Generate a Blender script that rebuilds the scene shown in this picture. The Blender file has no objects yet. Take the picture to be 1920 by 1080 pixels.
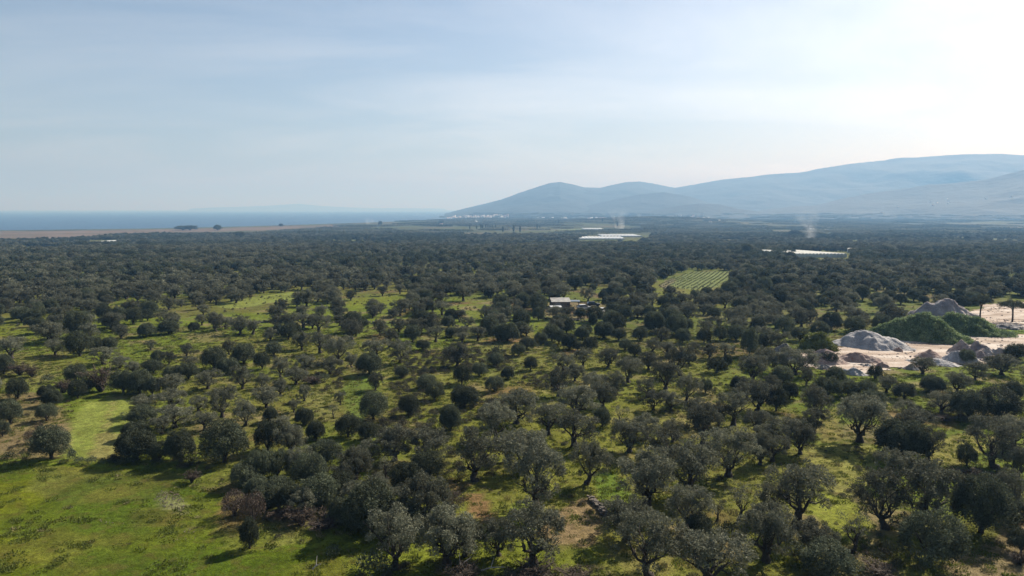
import bpy, math, random
import numpy as np
R = math.radians
rng = np.random.default_rng(7)
random.seed(7)
sc = bpy.context.scene
COL = sc.collection

# ------------------------------------------------------------------ camera, sky, sun, exposure
F = 1297.0                      # focal length in photo pixels (1920 wide)
PITCH = R(6.51)
CAMZ = 60.0
cam_d = bpy.data.cameras.new('camera'); cam = bpy.data.objects.new('camera', cam_d)
COL.objects.link(cam); sc.camera = cam
cam.location = (0, 0, CAMZ); cam.rotation_euler = (R(90) - PITCH, 0, 0)
cam_d.sensor_width = 36; cam_d.lens = 36 * F / 1920
cam_d.clip_start = .5; cam_d.clip_end = 200000

SUN_AZ, SUN_EL = R(47), R(37)   # azimuth clockwise from +Y
w = bpy.data.worlds.new('World'); sc.world = w; w.use_nodes = True
nt = w.node_tree; nt.nodes.clear()
out = nt.nodes.new('ShaderNodeOutputWorld'); bg = nt.nodes.new('ShaderNodeBackground')
sky = nt.nodes.new('ShaderNodeTexSky'); sky.sky_type = 'NISHITA'; sky.sun_disc = False
sky.sun_elevation = SUN_EL; sky.sun_rotation = SUN_AZ
sky.air_density = 1.0; sky.dust_density = 1.3; sky.ozone_density = 3.5; sky.altitude = 60
# thin cirrus veil
tc = nt.nodes.new('ShaderNodeTexCoord'); sep = nt.nodes.new('ShaderNodeSeparateXYZ')
nt.links.new(tc.outputs['Generated'], sep.inputs[0])
zz = nt.nodes.new('ShaderNodeMath'); zz.operation = 'MAXIMUM'; zz.inputs[1].default_value = .0
nt.links.new(sep.outputs[2], zz.inputs[0])
za = nt.nodes.new('ShaderNodeMath'); za.operation = 'ADD'; za.inputs[1].default_value = .12
nt.links.new(zz.outputs[0], za.inputs[0])
dx = nt.nodes.new('ShaderNodeMath'); dx.operation = 'DIVIDE'
dy = nt.nodes.new('ShaderNodeMath'); dy.operation = 'DIVIDE'
nt.links.new(sep.outputs[0], dx.inputs[0]); nt.links.new(za.outputs[0], dx.inputs[1])
nt.links.new(sep.outputs[1], dy.inputs[0]); nt.links.new(za.outputs[0], dy.inputs[1])
cmb = nt.nodes.new('ShaderNodeCombineXYZ')
nt.links.new(dx.outputs[0], cmb.inputs[0]); nt.links.new(dy.outputs[0], cmb.inputs[1])
mp = nt.nodes.new('ShaderNodeMapping'); mp.inputs['Rotation'].default_value = (0, 0, R(-22))
mp.inputs['Scale'].default_value = (.34, .6, 1)
nt.links.new(cmb.outputs[0], mp.inputs[0])
nz = nt.nodes.new('ShaderNodeTexNoise'); nz.inputs['Scale'].default_value = 1.6
nz.inputs['Detail'].default_value = 7; nz.inputs['Roughness'].default_value = .58; nz.inputs['Distortion'].default_value = .6
nt.links.new(mp.outputs[0], nz.inputs['Vector'])
rp = nt.nodes.new('ShaderNodeValToRGB'); rp.color_ramp.elements[0].position = .42; rp.color_ramp.elements[1].position = .78
nt.links.new(nz.outputs[0], rp.inputs[0])
cm = nt.nodes.new('ShaderNodeMath'); cm.operation = 'MULTIPLY_ADD'; cm.inputs[1].default_value = .55; cm.inputs[2].default_value = .30
nt.links.new(rp.outputs[0], cm.inputs[0])
# a cloud veil scatters the light of the sky behind it: a paler version of the same sky
hsv = nt.nodes.new('ShaderNodeHueSaturation'); hsv.inputs['Saturation'].default_value = .38; hsv.inputs['Value'].default_value = 1.4
nt.links.new(sky.outputs[0], hsv.inputs['Color'])
mx = nt.nodes.new('ShaderNodeMixRGB'); nt.links.new(cm.outputs[0], mx.inputs[0])
nt.links.new(sky.outputs[0], mx.inputs[1]); nt.links.new(hsv.outputs[0], mx.inputs[2])
bg.inputs[1].default_value = .052
nt.links.new(mx.outputs[0], bg.inputs[0]); nt.links.new(bg.outputs[0], out.inputs[0])

sl = bpy.data.lights.new('sun', 'SUN'); sl.energy = 5.0; sl.angle = R(.6); sl.color = (1, .95, .86)
so = bpy.data.objects.new('sun', sl); COL.objects.link(so)
SV = (math.sin(SUN_AZ) * math.cos(SUN_EL), math.cos(SUN_AZ) * math.cos(SUN_EL), math.sin(SUN_EL))
from mathutils import Vector
so.rotation_euler = Vector(SV).to_track_quat('Z', 'Y').to_euler()
so.location = (0, 0, 300)

sc.view_settings.view_transform = 'Standard'; sc.view_settings.look = 'None'
sc.view_settings.gamma = 1; sc.view_settings.exposure = 1.03
sc.render.engine = 'CYCLES'
try:
    sc.cycles.use_denoising = True
    sc.cycles.max_bounces = 6; sc.cycles.volume_bounces = 0
    sc.cycles.transmission_bounces = 4; sc.cycles.transparent_max_bounces = 8
except Exception: pass

# ------------------------------------------------------------------ noise and terrain
def _hash(ix, iy, seed):
    h = (ix.astype(np.int64) * 374761393 + iy.astype(np.int64) * 668265263 + seed * 1442695041) & 0xffffffff
    h = ((h ^ (h >> 13)) * 1274126177) & 0xffffffff
    return ((h ^ (h >> 16)) & 0xffff) / 65535.0
def vn(x, y, s, seed=0):
    x = np.asarray(x, float) / s; y = np.asarray(y, float) / s
    ix = np.floor(x); iy = np.floor(y); fx = x - ix; fy = y - iy
    fx = fx * fx * (3 - 2 * fx); fy = fy * fy * (3 - 2 * fy)
    a = _hash(ix, iy, seed); b = _hash(ix + 1, iy, seed); c = _hash(ix, iy + 1, seed); d = _hash(ix + 1, iy + 1, seed)
    return (a + (b - a) * fx) * (1 - fy) + (c + (d - c) * fx) * fy
def fbm(x, y, s, seed=0, o=4, g=.5):
    v = 0; a = 1; t = 0
    for k in range(o):
        v = v + a * vn(x, y, s / 2 ** k, seed + k * 17); t += a; a *= g
    return v / t
def sstep(a, b, x):
    t = np.clip((x - a) / (b - a), 0, 1); return t * t * (3 - 2 * t)

PY = [0, 60, 120, 250, 540, 900, 1500, 1940, 2400, 9000, 20000]
PZ = [31, 30.5, 30, 29.3, 23, 12, 5.0, 2.0, 1.6, 3, 3]
CX = [-30000, -6000, -1441, -1066, -900, -711, -521, -348, -290, -289, 30000]
CY = [1750, 1850, 1947, 2160, 2430, 2880, 3380, 4100, 5200, 60000, 60000]
def terrain(x, y):
    x = np.asarray(x, float); y = np.asarray(y, float)
    z = np.interp(y, PY, PZ)
    z = z + (fbm(x, y, 55, 3, 2) - .5) * 1.3 * sstep(60, 130, y)
    z = z + (fbm(x, y, 9, 11, 2) - .5) * .35
    # low rise before the inland village
    d = ((x - 620) / 430) ** 2 + ((y - 3000) / 500) ** 2
    z = z + 22 * np.exp(-d * 1.6)
    cd = np.interp(x, CX, CY) - y
    z = z * sstep(-20, 90, cd) - 3 * (1 - sstep(-60, 10, cd))
    return z

def ray(px, py):
    x = (px - 960) / F; u = -(py - 540) / F
    return np.array([x, math.cos(PITCH) + u * math.sin(PITCH), -math.sin(PITCH) + u * math.cos(PITCH)])
def hit(px, py, fn=None):
    """ground point seen at a photo pixel, and metres per photo pixel there"""
    fn = fn or terrain; d = ray(px, py); T = _TT
    for _ in range(2):
        b = CAMZ + d[2] * T < fn(d[0] * T, d[1] * T)
        if not b.any(): T = T[-3:]; break
        i = max(1, int(np.argmax(b))); T = np.linspace(T[i - 1], T[i], 60)
    t = float(T[len(T) - 1]) if not b.any() else float(T[0] + (T[-1] - T[0]) * .5) if False else float(T[-1])
    b = CAMZ + d[2] * T < fn(d[0] * T, d[1] * T)
    if b.any(): t = float(T[int(np.argmax(b))])
    return d[0] * t, d[1] * t, CAMZ + d[2] * t, t / F
_TT = np.geomspace(40, 60000, 1400)
def pix(x, y, z):
    """photo pixel of world points"""
    zc = y * math.cos(PITCH) - (z - CAMZ) * math.sin(PITCH)
    u = y * math.sin(PITCH) + (z - CAMZ) * math.cos(PITCH)
    return 960 + F * x / zc, 540 - F * u / zc
def inpoly(X, Y, poly):
    X = np.asarray(X, float); Y = np.asarray(Y, float); r = np.zeros(X.shape, bool); n = len(poly)
    for i in range(n):
        x1, y1 = poly[i]; x2, y2 = poly[(i + 1) % n]
        if y1 == y2: continue
        c = ((y1 > Y) != (y2 > Y)) & (X < (x2 - x1) * (Y - y1) / (y2 - y1) + x1)
        r ^= c
    return r
def wpoly(pp): return [tuple(hit(a, b)[:2]) for a, b in pp]

# ------------------------------------------------------------------ object helpers
def tag(o, label=None, cat=None, group=None, kind=None):
    if label: o['label'] = label
    if cat: o['category'] = cat
    if group: o['group'] = group
    if kind: o['kind'] = kind
    return o
def empty(name, loc=(0, 0, 0), rz=0):
    o = bpy.data.objects.new(name, None); COL.objects.link(o); o.location = loc; o.rotation_euler = (0, 0, rz)
    o.empty_display_size = .5; return o
def mesh_np(name, V, Fq, smooth=False):
    """V n x 3, Fq: m x 4 (or m x 3) index array"""
    me = bpy.data.meshes.new(name); V = np.asarray(V, np.float32); Fq = np.asarray(Fq, np.int32)
    k = Fq.shape[1]
    me.vertices.add(len(V)); me.vertices.foreach_set('co', V.ravel())
    me.loops.add(Fq.size); me.loops.foreach_set('vertex_index', Fq.ravel())
    me.polygons.add(len(Fq)); me.polygons.foreach_set('loop_start', np.arange(0, Fq.size, k, dtype=np.int32))
    if smooth: me.polygons.foreach_set('use_smooth', np.ones(len(Fq), bool))
    me.update(calc_edges=True); me.validate(); return me
class MB:
    """collects boxes, tubes and free quads"""
    def __init__(s): s.v = []; s.f = []; s.n = 0
    def add(s, V, Fs):
        s.v.append(np.asarray(V, float)); s.f += [tuple(i + s.n for i in f) for f in Fs]; s.n += len(V)
    def box(s, c, d, rz=0):
        x, y, z = [q / 2 for q in d]; ca, sa = math.cos(rz), math.sin(rz)
        V = [(c[0] + a * x * ca - b * y * sa, c[1] + a * x * sa + b * y * ca, c[2] + e * z) for e in (-1, 1) for a, b in ((-1, -1), (1, -1), (1, 1), (-1, 1))]
        s.add(V, [(3, 2, 1, 0), (4, 5, 6, 7), (0, 1, 5, 4), (1, 2, 6, 5), (2, 3, 7, 6), (3, 0, 4, 7)])
    def tube(s, P, rad, n=6):
        P = np.asarray(P, float); V = []; Fs = []
        for i, p in enumerate(P):
            t = P[min(i + 1, len(P) - 1)] - P[max(i - 1, 0)]; t = t / (np.linalg.norm(t) + 1e-9)
            a = np.cross(t, (0, 1, .3)); a /= np.linalg.norm(a) + 1e-9; b = np.cross(t, a)
            for k in range(n):
                q = 2 * math.pi * k / n; V.append(p + rad[i] * (math.cos(q) * a + math.sin(q) * b))
        for i in range(len(P) - 1):
            for k in range(n):
                k2 = (k + 1) % n; Fs.append((i * n + k, i * n + k2, (i + 1) * n + k2, (i + 1) * n + k))
        s.add(V, Fs)
    def mesh(s, name, smooth=False):
        me = bpy.data.meshes.new(name); me.from_pydata([tuple(v) for v in np.vstack(s.v)], [], s.f)
        if smooth: me.polygons.foreach_set('use_smooth', [True] * len(me.polygons))
        me.update(); return me
def obj(name, me, mat=None, parent=None, loc=None):
    o = bpy.data.objects.new(name, me); COL.objects.link(o)
    if mat is not None and not me.materials: me.materials.append(mat)
    if parent: o.parent = parent
    if loc is not None: o.location = loc
    return o

# ------------------------------------------------------------------ materials
DIM = .56
def mat(name, base, rough=.8, var=.25, scale=2.0, base2=None, bump=0, bscale=None, island=0, objrand=0, transl=0, spec=.3, detail=5):
    base = tuple(v * DIM for v in base); base2 = tuple(v * DIM for v in base2) if base2 else None
    m = bpy.data.materials.new(name); m.use_nodes = True; t = m.node_tree; t.nodes.clear(); N = t.nodes.new; L = t.links.new
    o = N('ShaderNodeOutputMaterial'); p = N('ShaderNodeBsdfPrincipled')
    p.inputs['Roughness'].default_value = rough; p.inputs['Specular IOR Level'].default_value = spec
    c = N('ShaderNodeTexCoord'); n = N('ShaderNodeTexNoise'); n.inputs['Scale'].default_value = scale; n.inputs['Detail'].default_value = detail
    L(c.outputs['Object'], n.inputs['Vector'])
    mixc = N('ShaderNodeMixRGB'); b2 = base2 or tuple(v * (1 - var) for v in base)
    b1 = base if base2 else tuple(v * (1 + var) for v in base)
    mixc.inputs[1].default_value = (*b1, 1); mixc.inputs[2].default_value = (*b2, 1)
    rr = N('ShaderNodeMapRange'); rr.inputs['From Min'].default_value = .35; rr.inputs['From Max'].default_value = .65
    L(n.outputs[0], rr.inputs[0]); L(rr.outputs[0], mixc.inputs[0]); col = mixc.outputs[0]
    def vary(src, amt, col):
        h = N('ShaderNodeMapRange'); h.inputs['To Min'].default_value = 1 - amt; h.inputs['To Max'].default_value = 1 + amt
        L(src, h.inputs[0]); k = N('ShaderNodeHueSaturation'); L(h.outputs[0], k.inputs['Value']); L(col, k.inputs['Color']); return k.outputs[0]
    if island:
        g = N('ShaderNodeNewGeometry'); col = vary(g.outputs['Random Per Island'], island, col)
    if objrand:
        g = N('ShaderNodeObjectInfo'); col = vary(g.outputs['Random'], objrand, col)
    L(col, p.inputs['Base Color']); sh = p.outputs[0]
    if bump:
        n2 = N('ShaderNodeTexNoise'); n2.inputs['Scale'].default_value = bscale or scale * 4; n2.inputs['Detail'].default_value = 6
        L(c.outputs['Object'], n2.inputs['Vector']); b = N('ShaderNodeBump'); b.inputs['Strength'].default_value = 1; b.inputs['Distance'].default_value = bump
        L(n2.outputs[0], b.inputs['Height']); L(b.outputs[0], p.inputs['Normal'])
    if transl:
        tr = N('ShaderNodeBsdfTranslucent'); L(col, tr.inputs[0]); a = N('ShaderNodeMixShader'); a.inputs[0].default_value = transl
        L(sh, a.inputs[1]); L(tr.outputs[0], a.inputs[2]); sh = a.outputs[0]
    L(sh, o.inputs[0]); return m
M = {}
M['olive'] = mat('olive_leaf', (.195, .202, .138), .75, .3, .6, island=.4, objrand=.42, transl=.27, spec=.08)
M['dense'] = mat('dense_leaf', (.118, .136, .082), .75, .3, .8, island=.4, objrand=.4, transl=.24, spec=.06)
M['bark'] = mat('bark', (.07, .055, .042), .9, .4, 5, bump=.04)
M['dry'] = mat('dry_twig', (.125, .09, .062), .85, .35, 2, island=.4, objrand=.2, transl=.15)
M['russet'] = mat('russet_leaf', (.12, .085, .06), .7, .35, 1.5, island=.4, transl=.2)
M['scrub'] = mat('scrub_leaf', (.085, .08, .045), .8, .4, .4, island=.45, objrand=.35, transl=.15)
M['lush'] = mat('lush_weed', (.46, .56, .27), .8, .3, .5, base2=(.16, .25, .10), island=.6, transl=.3)
M['yellowweed'] = mat('yellow_weed', (.17, .2, .03), .6, .3, .7, island=.4, transl=.3)
M['stone'] = mat('field_stone', (.2, .17, .14), .9, .3, 2, island=.3, bump=.05)
M['branch'] = mat('bleached_wood', (.55, .5, .45), .8, .15, 6)
M['white'] = mat('white_wall', (.98, .95, .9), .7, .08, .3, objrand=.1)
M['tile'] = mat('roof_tile', (.35, .16, .10), .8, .25, 1, objrand=.15)
M['plastic'] = mat('greenhouse_film', (.72, .73, .70), .35, .08, .12, spec=.5)
M['plastic2'] = mat('weathered_film', (.9, .88, .76), .5, .25, .25, spec=.4)
M['metal'] = mat('grey_metal', (.3, .31, .32), .5, .15, 1, spec=.5)
M['glass'] = mat('dark_glass', (.03, .035, .04), .15, .1, 1, spec=.5)
M['tyre'] = mat('rubber', (.03, .03, .03), .8, .1, 3)
M['paintw'] = mat('white_paint', (.75, .75, .74), .3, .04, 1, spec=.5)
M['paintd'] = mat('dark_paint', (.04, .045, .055), .3, .1, 1, spec=.5)
M['paintb'] = mat('blue_grey_paint', (.16, .2, .25), .4, .1, 1, spec=.5)

# ------------------------------------------------------------------ vegetation meshes
def size(me):
    v = np.empty(len(me.vertices) * 3, np.float32); me.vertices.foreach_get('co', v); v = v.reshape(-1, 3)
    return float((np.percentile(v[:, 0], 96.5) - np.percentile(v[:, 0], 3.5) + np.percentile(v[:, 1], 96.5) - np.percentile(v[:, 1], 3.5)) / 2), float(np.percentile(v[:, 2], 98.5))
def leaves(P, D, L, W, Nr=None):
    """diamond leaves: root P, direction D, length L, width W"""
    n = len(P); D = D / (np.linalg.norm(D, axis=1, keepdims=True) + 1e-9)
    S = np.cross(D, rng.normal(size=(n, 3)) if Nr is None else Nr + rng.normal(size=(n, 3)) * .35); S /= np.linalg.norm(S, axis=1, keepdims=True) + 1e-9
    L = np.asarray(L).reshape(-1, 1); W = np.asarray(W).reshape(-1, 1)
    V = np.stack([P, P + D * L * .55 + S * W * .5, P + D * L, P + D * L * .45 - S * W * .5], 1).reshape(-1, 3)
    return V, np.arange(n * 4).reshape(-1, 4)
def clump_cloud(C, Rc, n_per, L, W, outward=1.0, upb=.35):
    """leaf clumps: centres C, radii Rc"""
    Ps = []; Ds = []; Ns = []; mid = np.mean(np.asarray(C), 0)
    for c, r in zip(C, Rc):
        n = max(4, int(n_per * (r / .6) ** 2))
        d = rng.normal(size=(n, 3)); d[:, 2] = d[:, 2] * .9 + .25; d /= np.linalg.norm(d, axis=1, keepdims=True)
        rad = r * (.45 + .6 * rng.random(n) ** .6)
        t = rng.normal(size=(n, 3)); t -= d * np.sum(t * d, 1, keepdims=True); t /= np.linalg.norm(t, axis=1, keepdims=True) + 1e-9
        ou = c - mid; ou = ou / (np.linalg.norm(ou) + .3)
        Ps.append(c + d * rad[:, None]); Ds.append(t * .8 + d * outward * .45 + np.array([0, 0, upb * .8])); Ns.append(d + ou * .35)
    P = np.vstack(Ps); D = np.vstack(Ds); n = len(P)
    return leaves(P, D, L * (.6 + .8 * rng.random(n)), W * (.6 + .8 * rng.random(n)), np.vstack(Ns))
def limb_path(a, b, n=5, j=.12):
    a = np.array(a, float); b = np.array(b, float); P = [a]
    for k in range(1, n):
        t = k / (n - 1); p = a + (b - a) * t; p = p + np.array([0, 0, -.25 * math.sin(math.pi * t) * np.linalg.norm((b - a)[:2]) * .5])
        if k < n - 1: p = p + rng.normal(size=3) * j
        P.append(p)
    return P
def olive_mesh(nm, wdt=5.4, H=5.2, trunk_h=.9, nc=76, npl=270, lobes=5, L=.21, W=.085, low=.8, cr=(.34, .66), lean=0, r0=.36, gaps=.0):
    """crown of 2..6 lobes carried by limbs; returns trunk mesh, crown mesh. Height H, width wdt"""
    mb = MB(); base = np.zeros(3); top = np.array([lean, rng.normal() * .15, trunk_h])
    mb.tube([base - (0, 0, .3), base + (0, 0, .25), (base + top) / 2 + rng.normal(size=3) * .07, top], [r0 * 1.5, r0 * 1.15, r0 * .85, r0 * .8], 8)
    C = []; Rr = []; a0 = rng.random() * 6.28; rad = wdt / 2
    lobec = []
    for k in range(lobes):
        a = a0 + 2 * math.pi * k / lobes + rng.normal() * .25; rr = rad * (.42 + .18 * rng.random()) if lobes > 1 else 0
        zc = low + (H - low) * (.42 + .2 * rng.random())
        lobec.append((np.array([lean + rr * math.cos(a), rr * math.sin(a), zc]), rad * (.5 + .1 * rng.random()), (H - low) * (.42 + .08 * rng.random())))
    lobec.append((np.array([lean, 0, low + (H - low) * .62]), rad * .55, (H - low) * .46))
    for c, ra, rz in lobec:
        p = limb_path(top, c - (0, 0, rz * .35)); mb.tube(p, [r0 * .55, r0 * .42, r0 * .32, r0 * .22, r0 * .13], 6)
        for q in range(4):
            e = c + rng.normal(size=3) * np.array([ra, ra, rz]) * .5; pp = limb_path(p[2 + q % 2], e, 4, .1); mb.tube(pp, [r0 * .2, r0 * .14, r0 * .1, r0 * .05], 4)
    per = nc // len(lobec)
    for c, ra, rz in lobec:
        for q in range(per):
            d = rng.normal(size=3); d[2] = d[2] * .8 + .25; d /= np.linalg.norm(d)
            if rng.random() < gaps: continue
            f = .7 + .38 * rng.random(); s = cr[0] + (cr[1] - cr[0]) * rng.random()
            pt = c + d * np.array([ra, ra, rz]) * f
            if pt[2] - s < low * .75: pt[2] = low * .75 + s * .8
            C.append(pt); Rr.append(s * (.85 if d[2] > 0 else .7))
    V, Fq = clump_cloud(C, Rr, npl, L, W)
    # keep nominal size
    return mb.mesh(nm + '_trunk', True), mesh_np(nm + '_crown', V, Fq)
def dense_mesh(nm, wdt=4.4, H=3.9, nc=84, npl=260, L=.18, W=.08, cr=(.28, .52), flat=1.0):
    mb = MB(); mb.tube([(0, 0, -.3), (0, 0, .3), (.08, .05, H * .45)], [.26, .2, .1], 6)
    for k in range(5):
        a = k * 1.3; mb.tube(limb_path((0, 0, .35), (math.cos(a) * wdt * .28, math.sin(a) * wdt * .28, H * .6), 4, .06), [.13, .1, .06, .03], 5)
    C = []; Rr = []; a1, a2 = rng.random(2) * 6.28
    for q in range(nc):
        t = (q + .5) / nc; z = -.35 + 1.3 * t; z = min(z, .98); a = q * 2.39996 + rng.normal() * .2
        rr = math.sqrt(max(0, 1 - z * z)) ; f = (.84 + .16 * rng.random()) * (1 + .1 * math.sin(2 * a + a1) + .07 * math.sin(3 * a + a2))
        s = cr[0] + (cr[1] - cr[0]) * rng.random()
        C.append(np.array([rr * math.cos(a) * (wdt / 2 - s * .7) * f, rr * math.sin(a) * (wdt / 2 - s * .7) * f, H * .42 + z * (H * .56 - s * .5) * f * flat]))
        if C[-1][2] < s * .5: C[-1][2] = s * .5
        Rr.append(s)
    for q in range(nc // 5):
        d = rng.normal(size=3) * .45; C.append(np.array([d[0] * wdt / 2, d[1] * wdt / 2, H * .42 + d[2] * H * .4])); Rr.append(.5)
    V, Fq = clump_cloud(C, Rr, npl, L, W, 1.1, .3)
    return mb.mesh(nm + '_trunk', True), mesh_np(nm + '_crown', V, Fq)
def bare_mesh(nm, wdt=3.2, H=3.2, n=9, tw=1500):
    mb = MB(); E = []
    for k in range(n):
        a = k * 2.4 + rng.normal() * .3; e = np.array([math.cos(a) * wdt * .4 * rng.random(), math.sin(a) * wdt * .4 * rng.random(), H * (.65 + .25 * rng.random())])
        p = limb_path((0, 0, -.1), e, 6, .08); mb.tube(p, [.11, .09, .07, .05, .035, .02], 5)
        for q in range(7):
            b = p[2 + q % 4]; e2 = b + rng.normal(size=3) * np.array([wdt * .18, wdt * .18, H * .12]) + (0, 0, H * .16); mb.tube([b, (b + e2) / 2 + rng.normal(size=3) * .05, e2], [.035, .022, .01], 4); E.append((b, e2))
        E.append((p[3], p[5]))
    P = []; D = []
    for i in range(tw):
        b, e = E[i % len(E)]; t = .3 + .7 * rng.random(); P.append(b + (e - b) * t + rng.normal(size=3) * .12); D.append((e - b) / (np.linalg.norm(e - b) + .01) + rng.normal(size=3) * .6 + (0, 0, .5))
    V, Fq = leaves(np.array(P), np.array(D), .38 * (.5 + rng.random(tw)), .035 + .04 * rng.random(tw))
    return mb.mesh(nm + '_trunk', True), mesh_np(nm + '_crown', V, Fq)
def shrub_mesh(nm, wdt=2.0, H=1.1, nc=26, npl=80, L=.2, W=.08):
    C = []; Rr = []
    for q in range(nc):
        a = q * 2.4; r = math.sqrt((q + .5) / nc) * wdt * .42; s = .2 + .16 * rng.random()
        C.append(np.array([r * math.cos(a), r * math.sin(a), s * .5 + H * .7 * (1 - (r / (wdt * .5)) ** 2) * (.6 + .4 * rng.random())])); Rr.append(s)
    V, Fq = clump_cloud(C, Rr, npl, L, W); return mesh_np(nm, V, Fq)
def setm(me, m): me.materials.append(m); return me

PROTO = {}     # kind -> list of (trunk, crown, width, height)
PROTO['o'] = []
for k, a in enumerate([dict(lobes=5), dict(lobes=4, H=5.0, wdt=5.8, low=.9), dict(lobes=6, H=5.6, nc=100), dict(lobes=4, H=5.3, trunk_h=1.2, low=1.3, gaps=.12),
                       dict(lobes=5, wdt=5.0, H=5.5, low=.9), dict(lobes=3, wdt=5.2, H=5.0, lean=.45, nc=76), dict(lobes=5, wdt=5.6, H=4.9, low=.9, nc=110, cr=(.32, .6)), dict(lobes=4, lean=-.4, H=5.4, gaps=.1),
                       dict(lobes=6, wdt=5.8, H=4.8, low=.8, nc=110), dict(lobes=5, wdt=5.0, H=5.0, low=.8, nc=96, gaps=.05)]):
    t, c = olive_mesh('olive', **a); setm(t, M['bark']); setm(c, M['olive']); PROTO['o'].append((t, c, *size(c)))
PROTO['t'] = []
for k, a in enumerate([dict(lobes=3, wdt=4.2, H=4.8, nc=30, npl=80, gaps=.15, low=1.9, trunk_h=1.5, lean=.3, r0=.24), dict(lobes=3, wdt=4.0, H=4.6, nc=26, npl=75, low=1.8, lean=-.3, r0=.26)]):
    t, c = olive_mesh('sparse', **a); setm(t, M['bark']); setm(c, M['olive']); PROTO['t'].append((t, c, *size(c)))
PROTO['d'] = []
for k, a in enumerate([dict(), dict(wdt=4.8, H=3.8), dict(wdt=4.2, H=4.3), dict(wdt=4.6, H=3.6, nc=80, cr=(.4, .7)), dict(wdt=4.4, H=4.6, nc=105)]):
    t, c = dense_mesh('bushy', **a); setm(t, M['bark']); setm(c, M['dense']); PROTO['d'].append((t, c, *size(c)))
PROTO['r'] = []
t, c = dense_mesh('russet', 4.0, 4.0, 60, 90); setm(t, M['bark']); setm(c, M['russet']); PROTO['r'].append((t, c, *size(c)))
PROTO['b'] = []
for k in range(2):
    t, c = bare_mesh('bare'); setm(t, M['bark']); setm(c, M['dry']); PROTO['b'].append((t, c, *size(c)))
SHR = [shrub_mesh('low_shrub', 2.0, 1.1), shrub_mesh('low_shrub', 2.4, .9), shrub_mesh('low_shrub', 1.7, 1.2)]
PROTO['s'] = []
for me in SHR:
    a = me.copy(); setm(a, M['dense']); PROTO['s'].append((None, a, 2.1, 1.2))

# ------------------------------------------------------------------ where things stand (photo pixel outlines, dropped onto the terrain)
MEADOW = [(-200, 872), (60, 868), (150, 874), (300, 880), (345, 900), (365, 918), (420, 925), (405, 985), (430, 1045), (560, 1020), (650, 1050), (665, 1200), (-260, 1200)]
MOWN = [(160, 752), (252, 748), (246, 790), (232, 815), (226, 862), (118, 858), (128, 815)]
YARD = [(1490, 664), (1560, 652), (1700, 641), (1800, 633), (1940, 627), (1990, 627), (1990, 650), (1900, 668), (1790, 684), (1700, 694), (1640, 700), (1580, 704), (1515, 688)]
YARD2 = [(1760, 592), (1840, 580), (1850, 572), (1990, 566), (1990, 614), (1880, 612), (1830, 604)]
VINE = [(1234, 536), (1258, 522), (1300, 510), (1378, 511), (1340, 541), (1300, 544)]
SHEDAREA = [(1018, 592), (1026, 568), (1100, 566), (1138, 570), (1140, 592), (1100, 600)]
GH1 = [(1488, 484), (1508, 468), (1594, 468), (1586, 484)]
STRIP = [(400, 574), (470, 558), (540, 548), (590, 546), (585, 556), (520, 566), (430, 580)]
NO_TREE = [MEADOW, MOWN, YARD, YARD2, VINE, SHEDAREA, GH1, STRIP]
NO_CLEAR = list(NO_TREE)
NO_CLEAR[4] = [(1222, 552), (1250, 520), (1296, 507), (1384, 509), (1350, 554), (1300, 557)]
NO_CLEAR[6] = [(1484, 493), (1496, 472), (1594, 472), (1594, 494)]
NO_CLEAR[7] = [(395, 586), (470, 560), (540, 548), (594, 545), (592, 562), (530, 575), (440, 589)]
NO_W = [wpoly(p) for p in NO_CLEAR]; VINE_W = wpoly(VINE); NO_W.append(wpoly([(1560, 706), (1500, 690), (1510, 656), (1560, 642), (1640, 629), (1685, 619), (1695, 598), (1706, 590), (1770, 587), (1842, 575), (1990, 566), (1990, 690), (1900, 676), (1800, 694)]))

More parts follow.
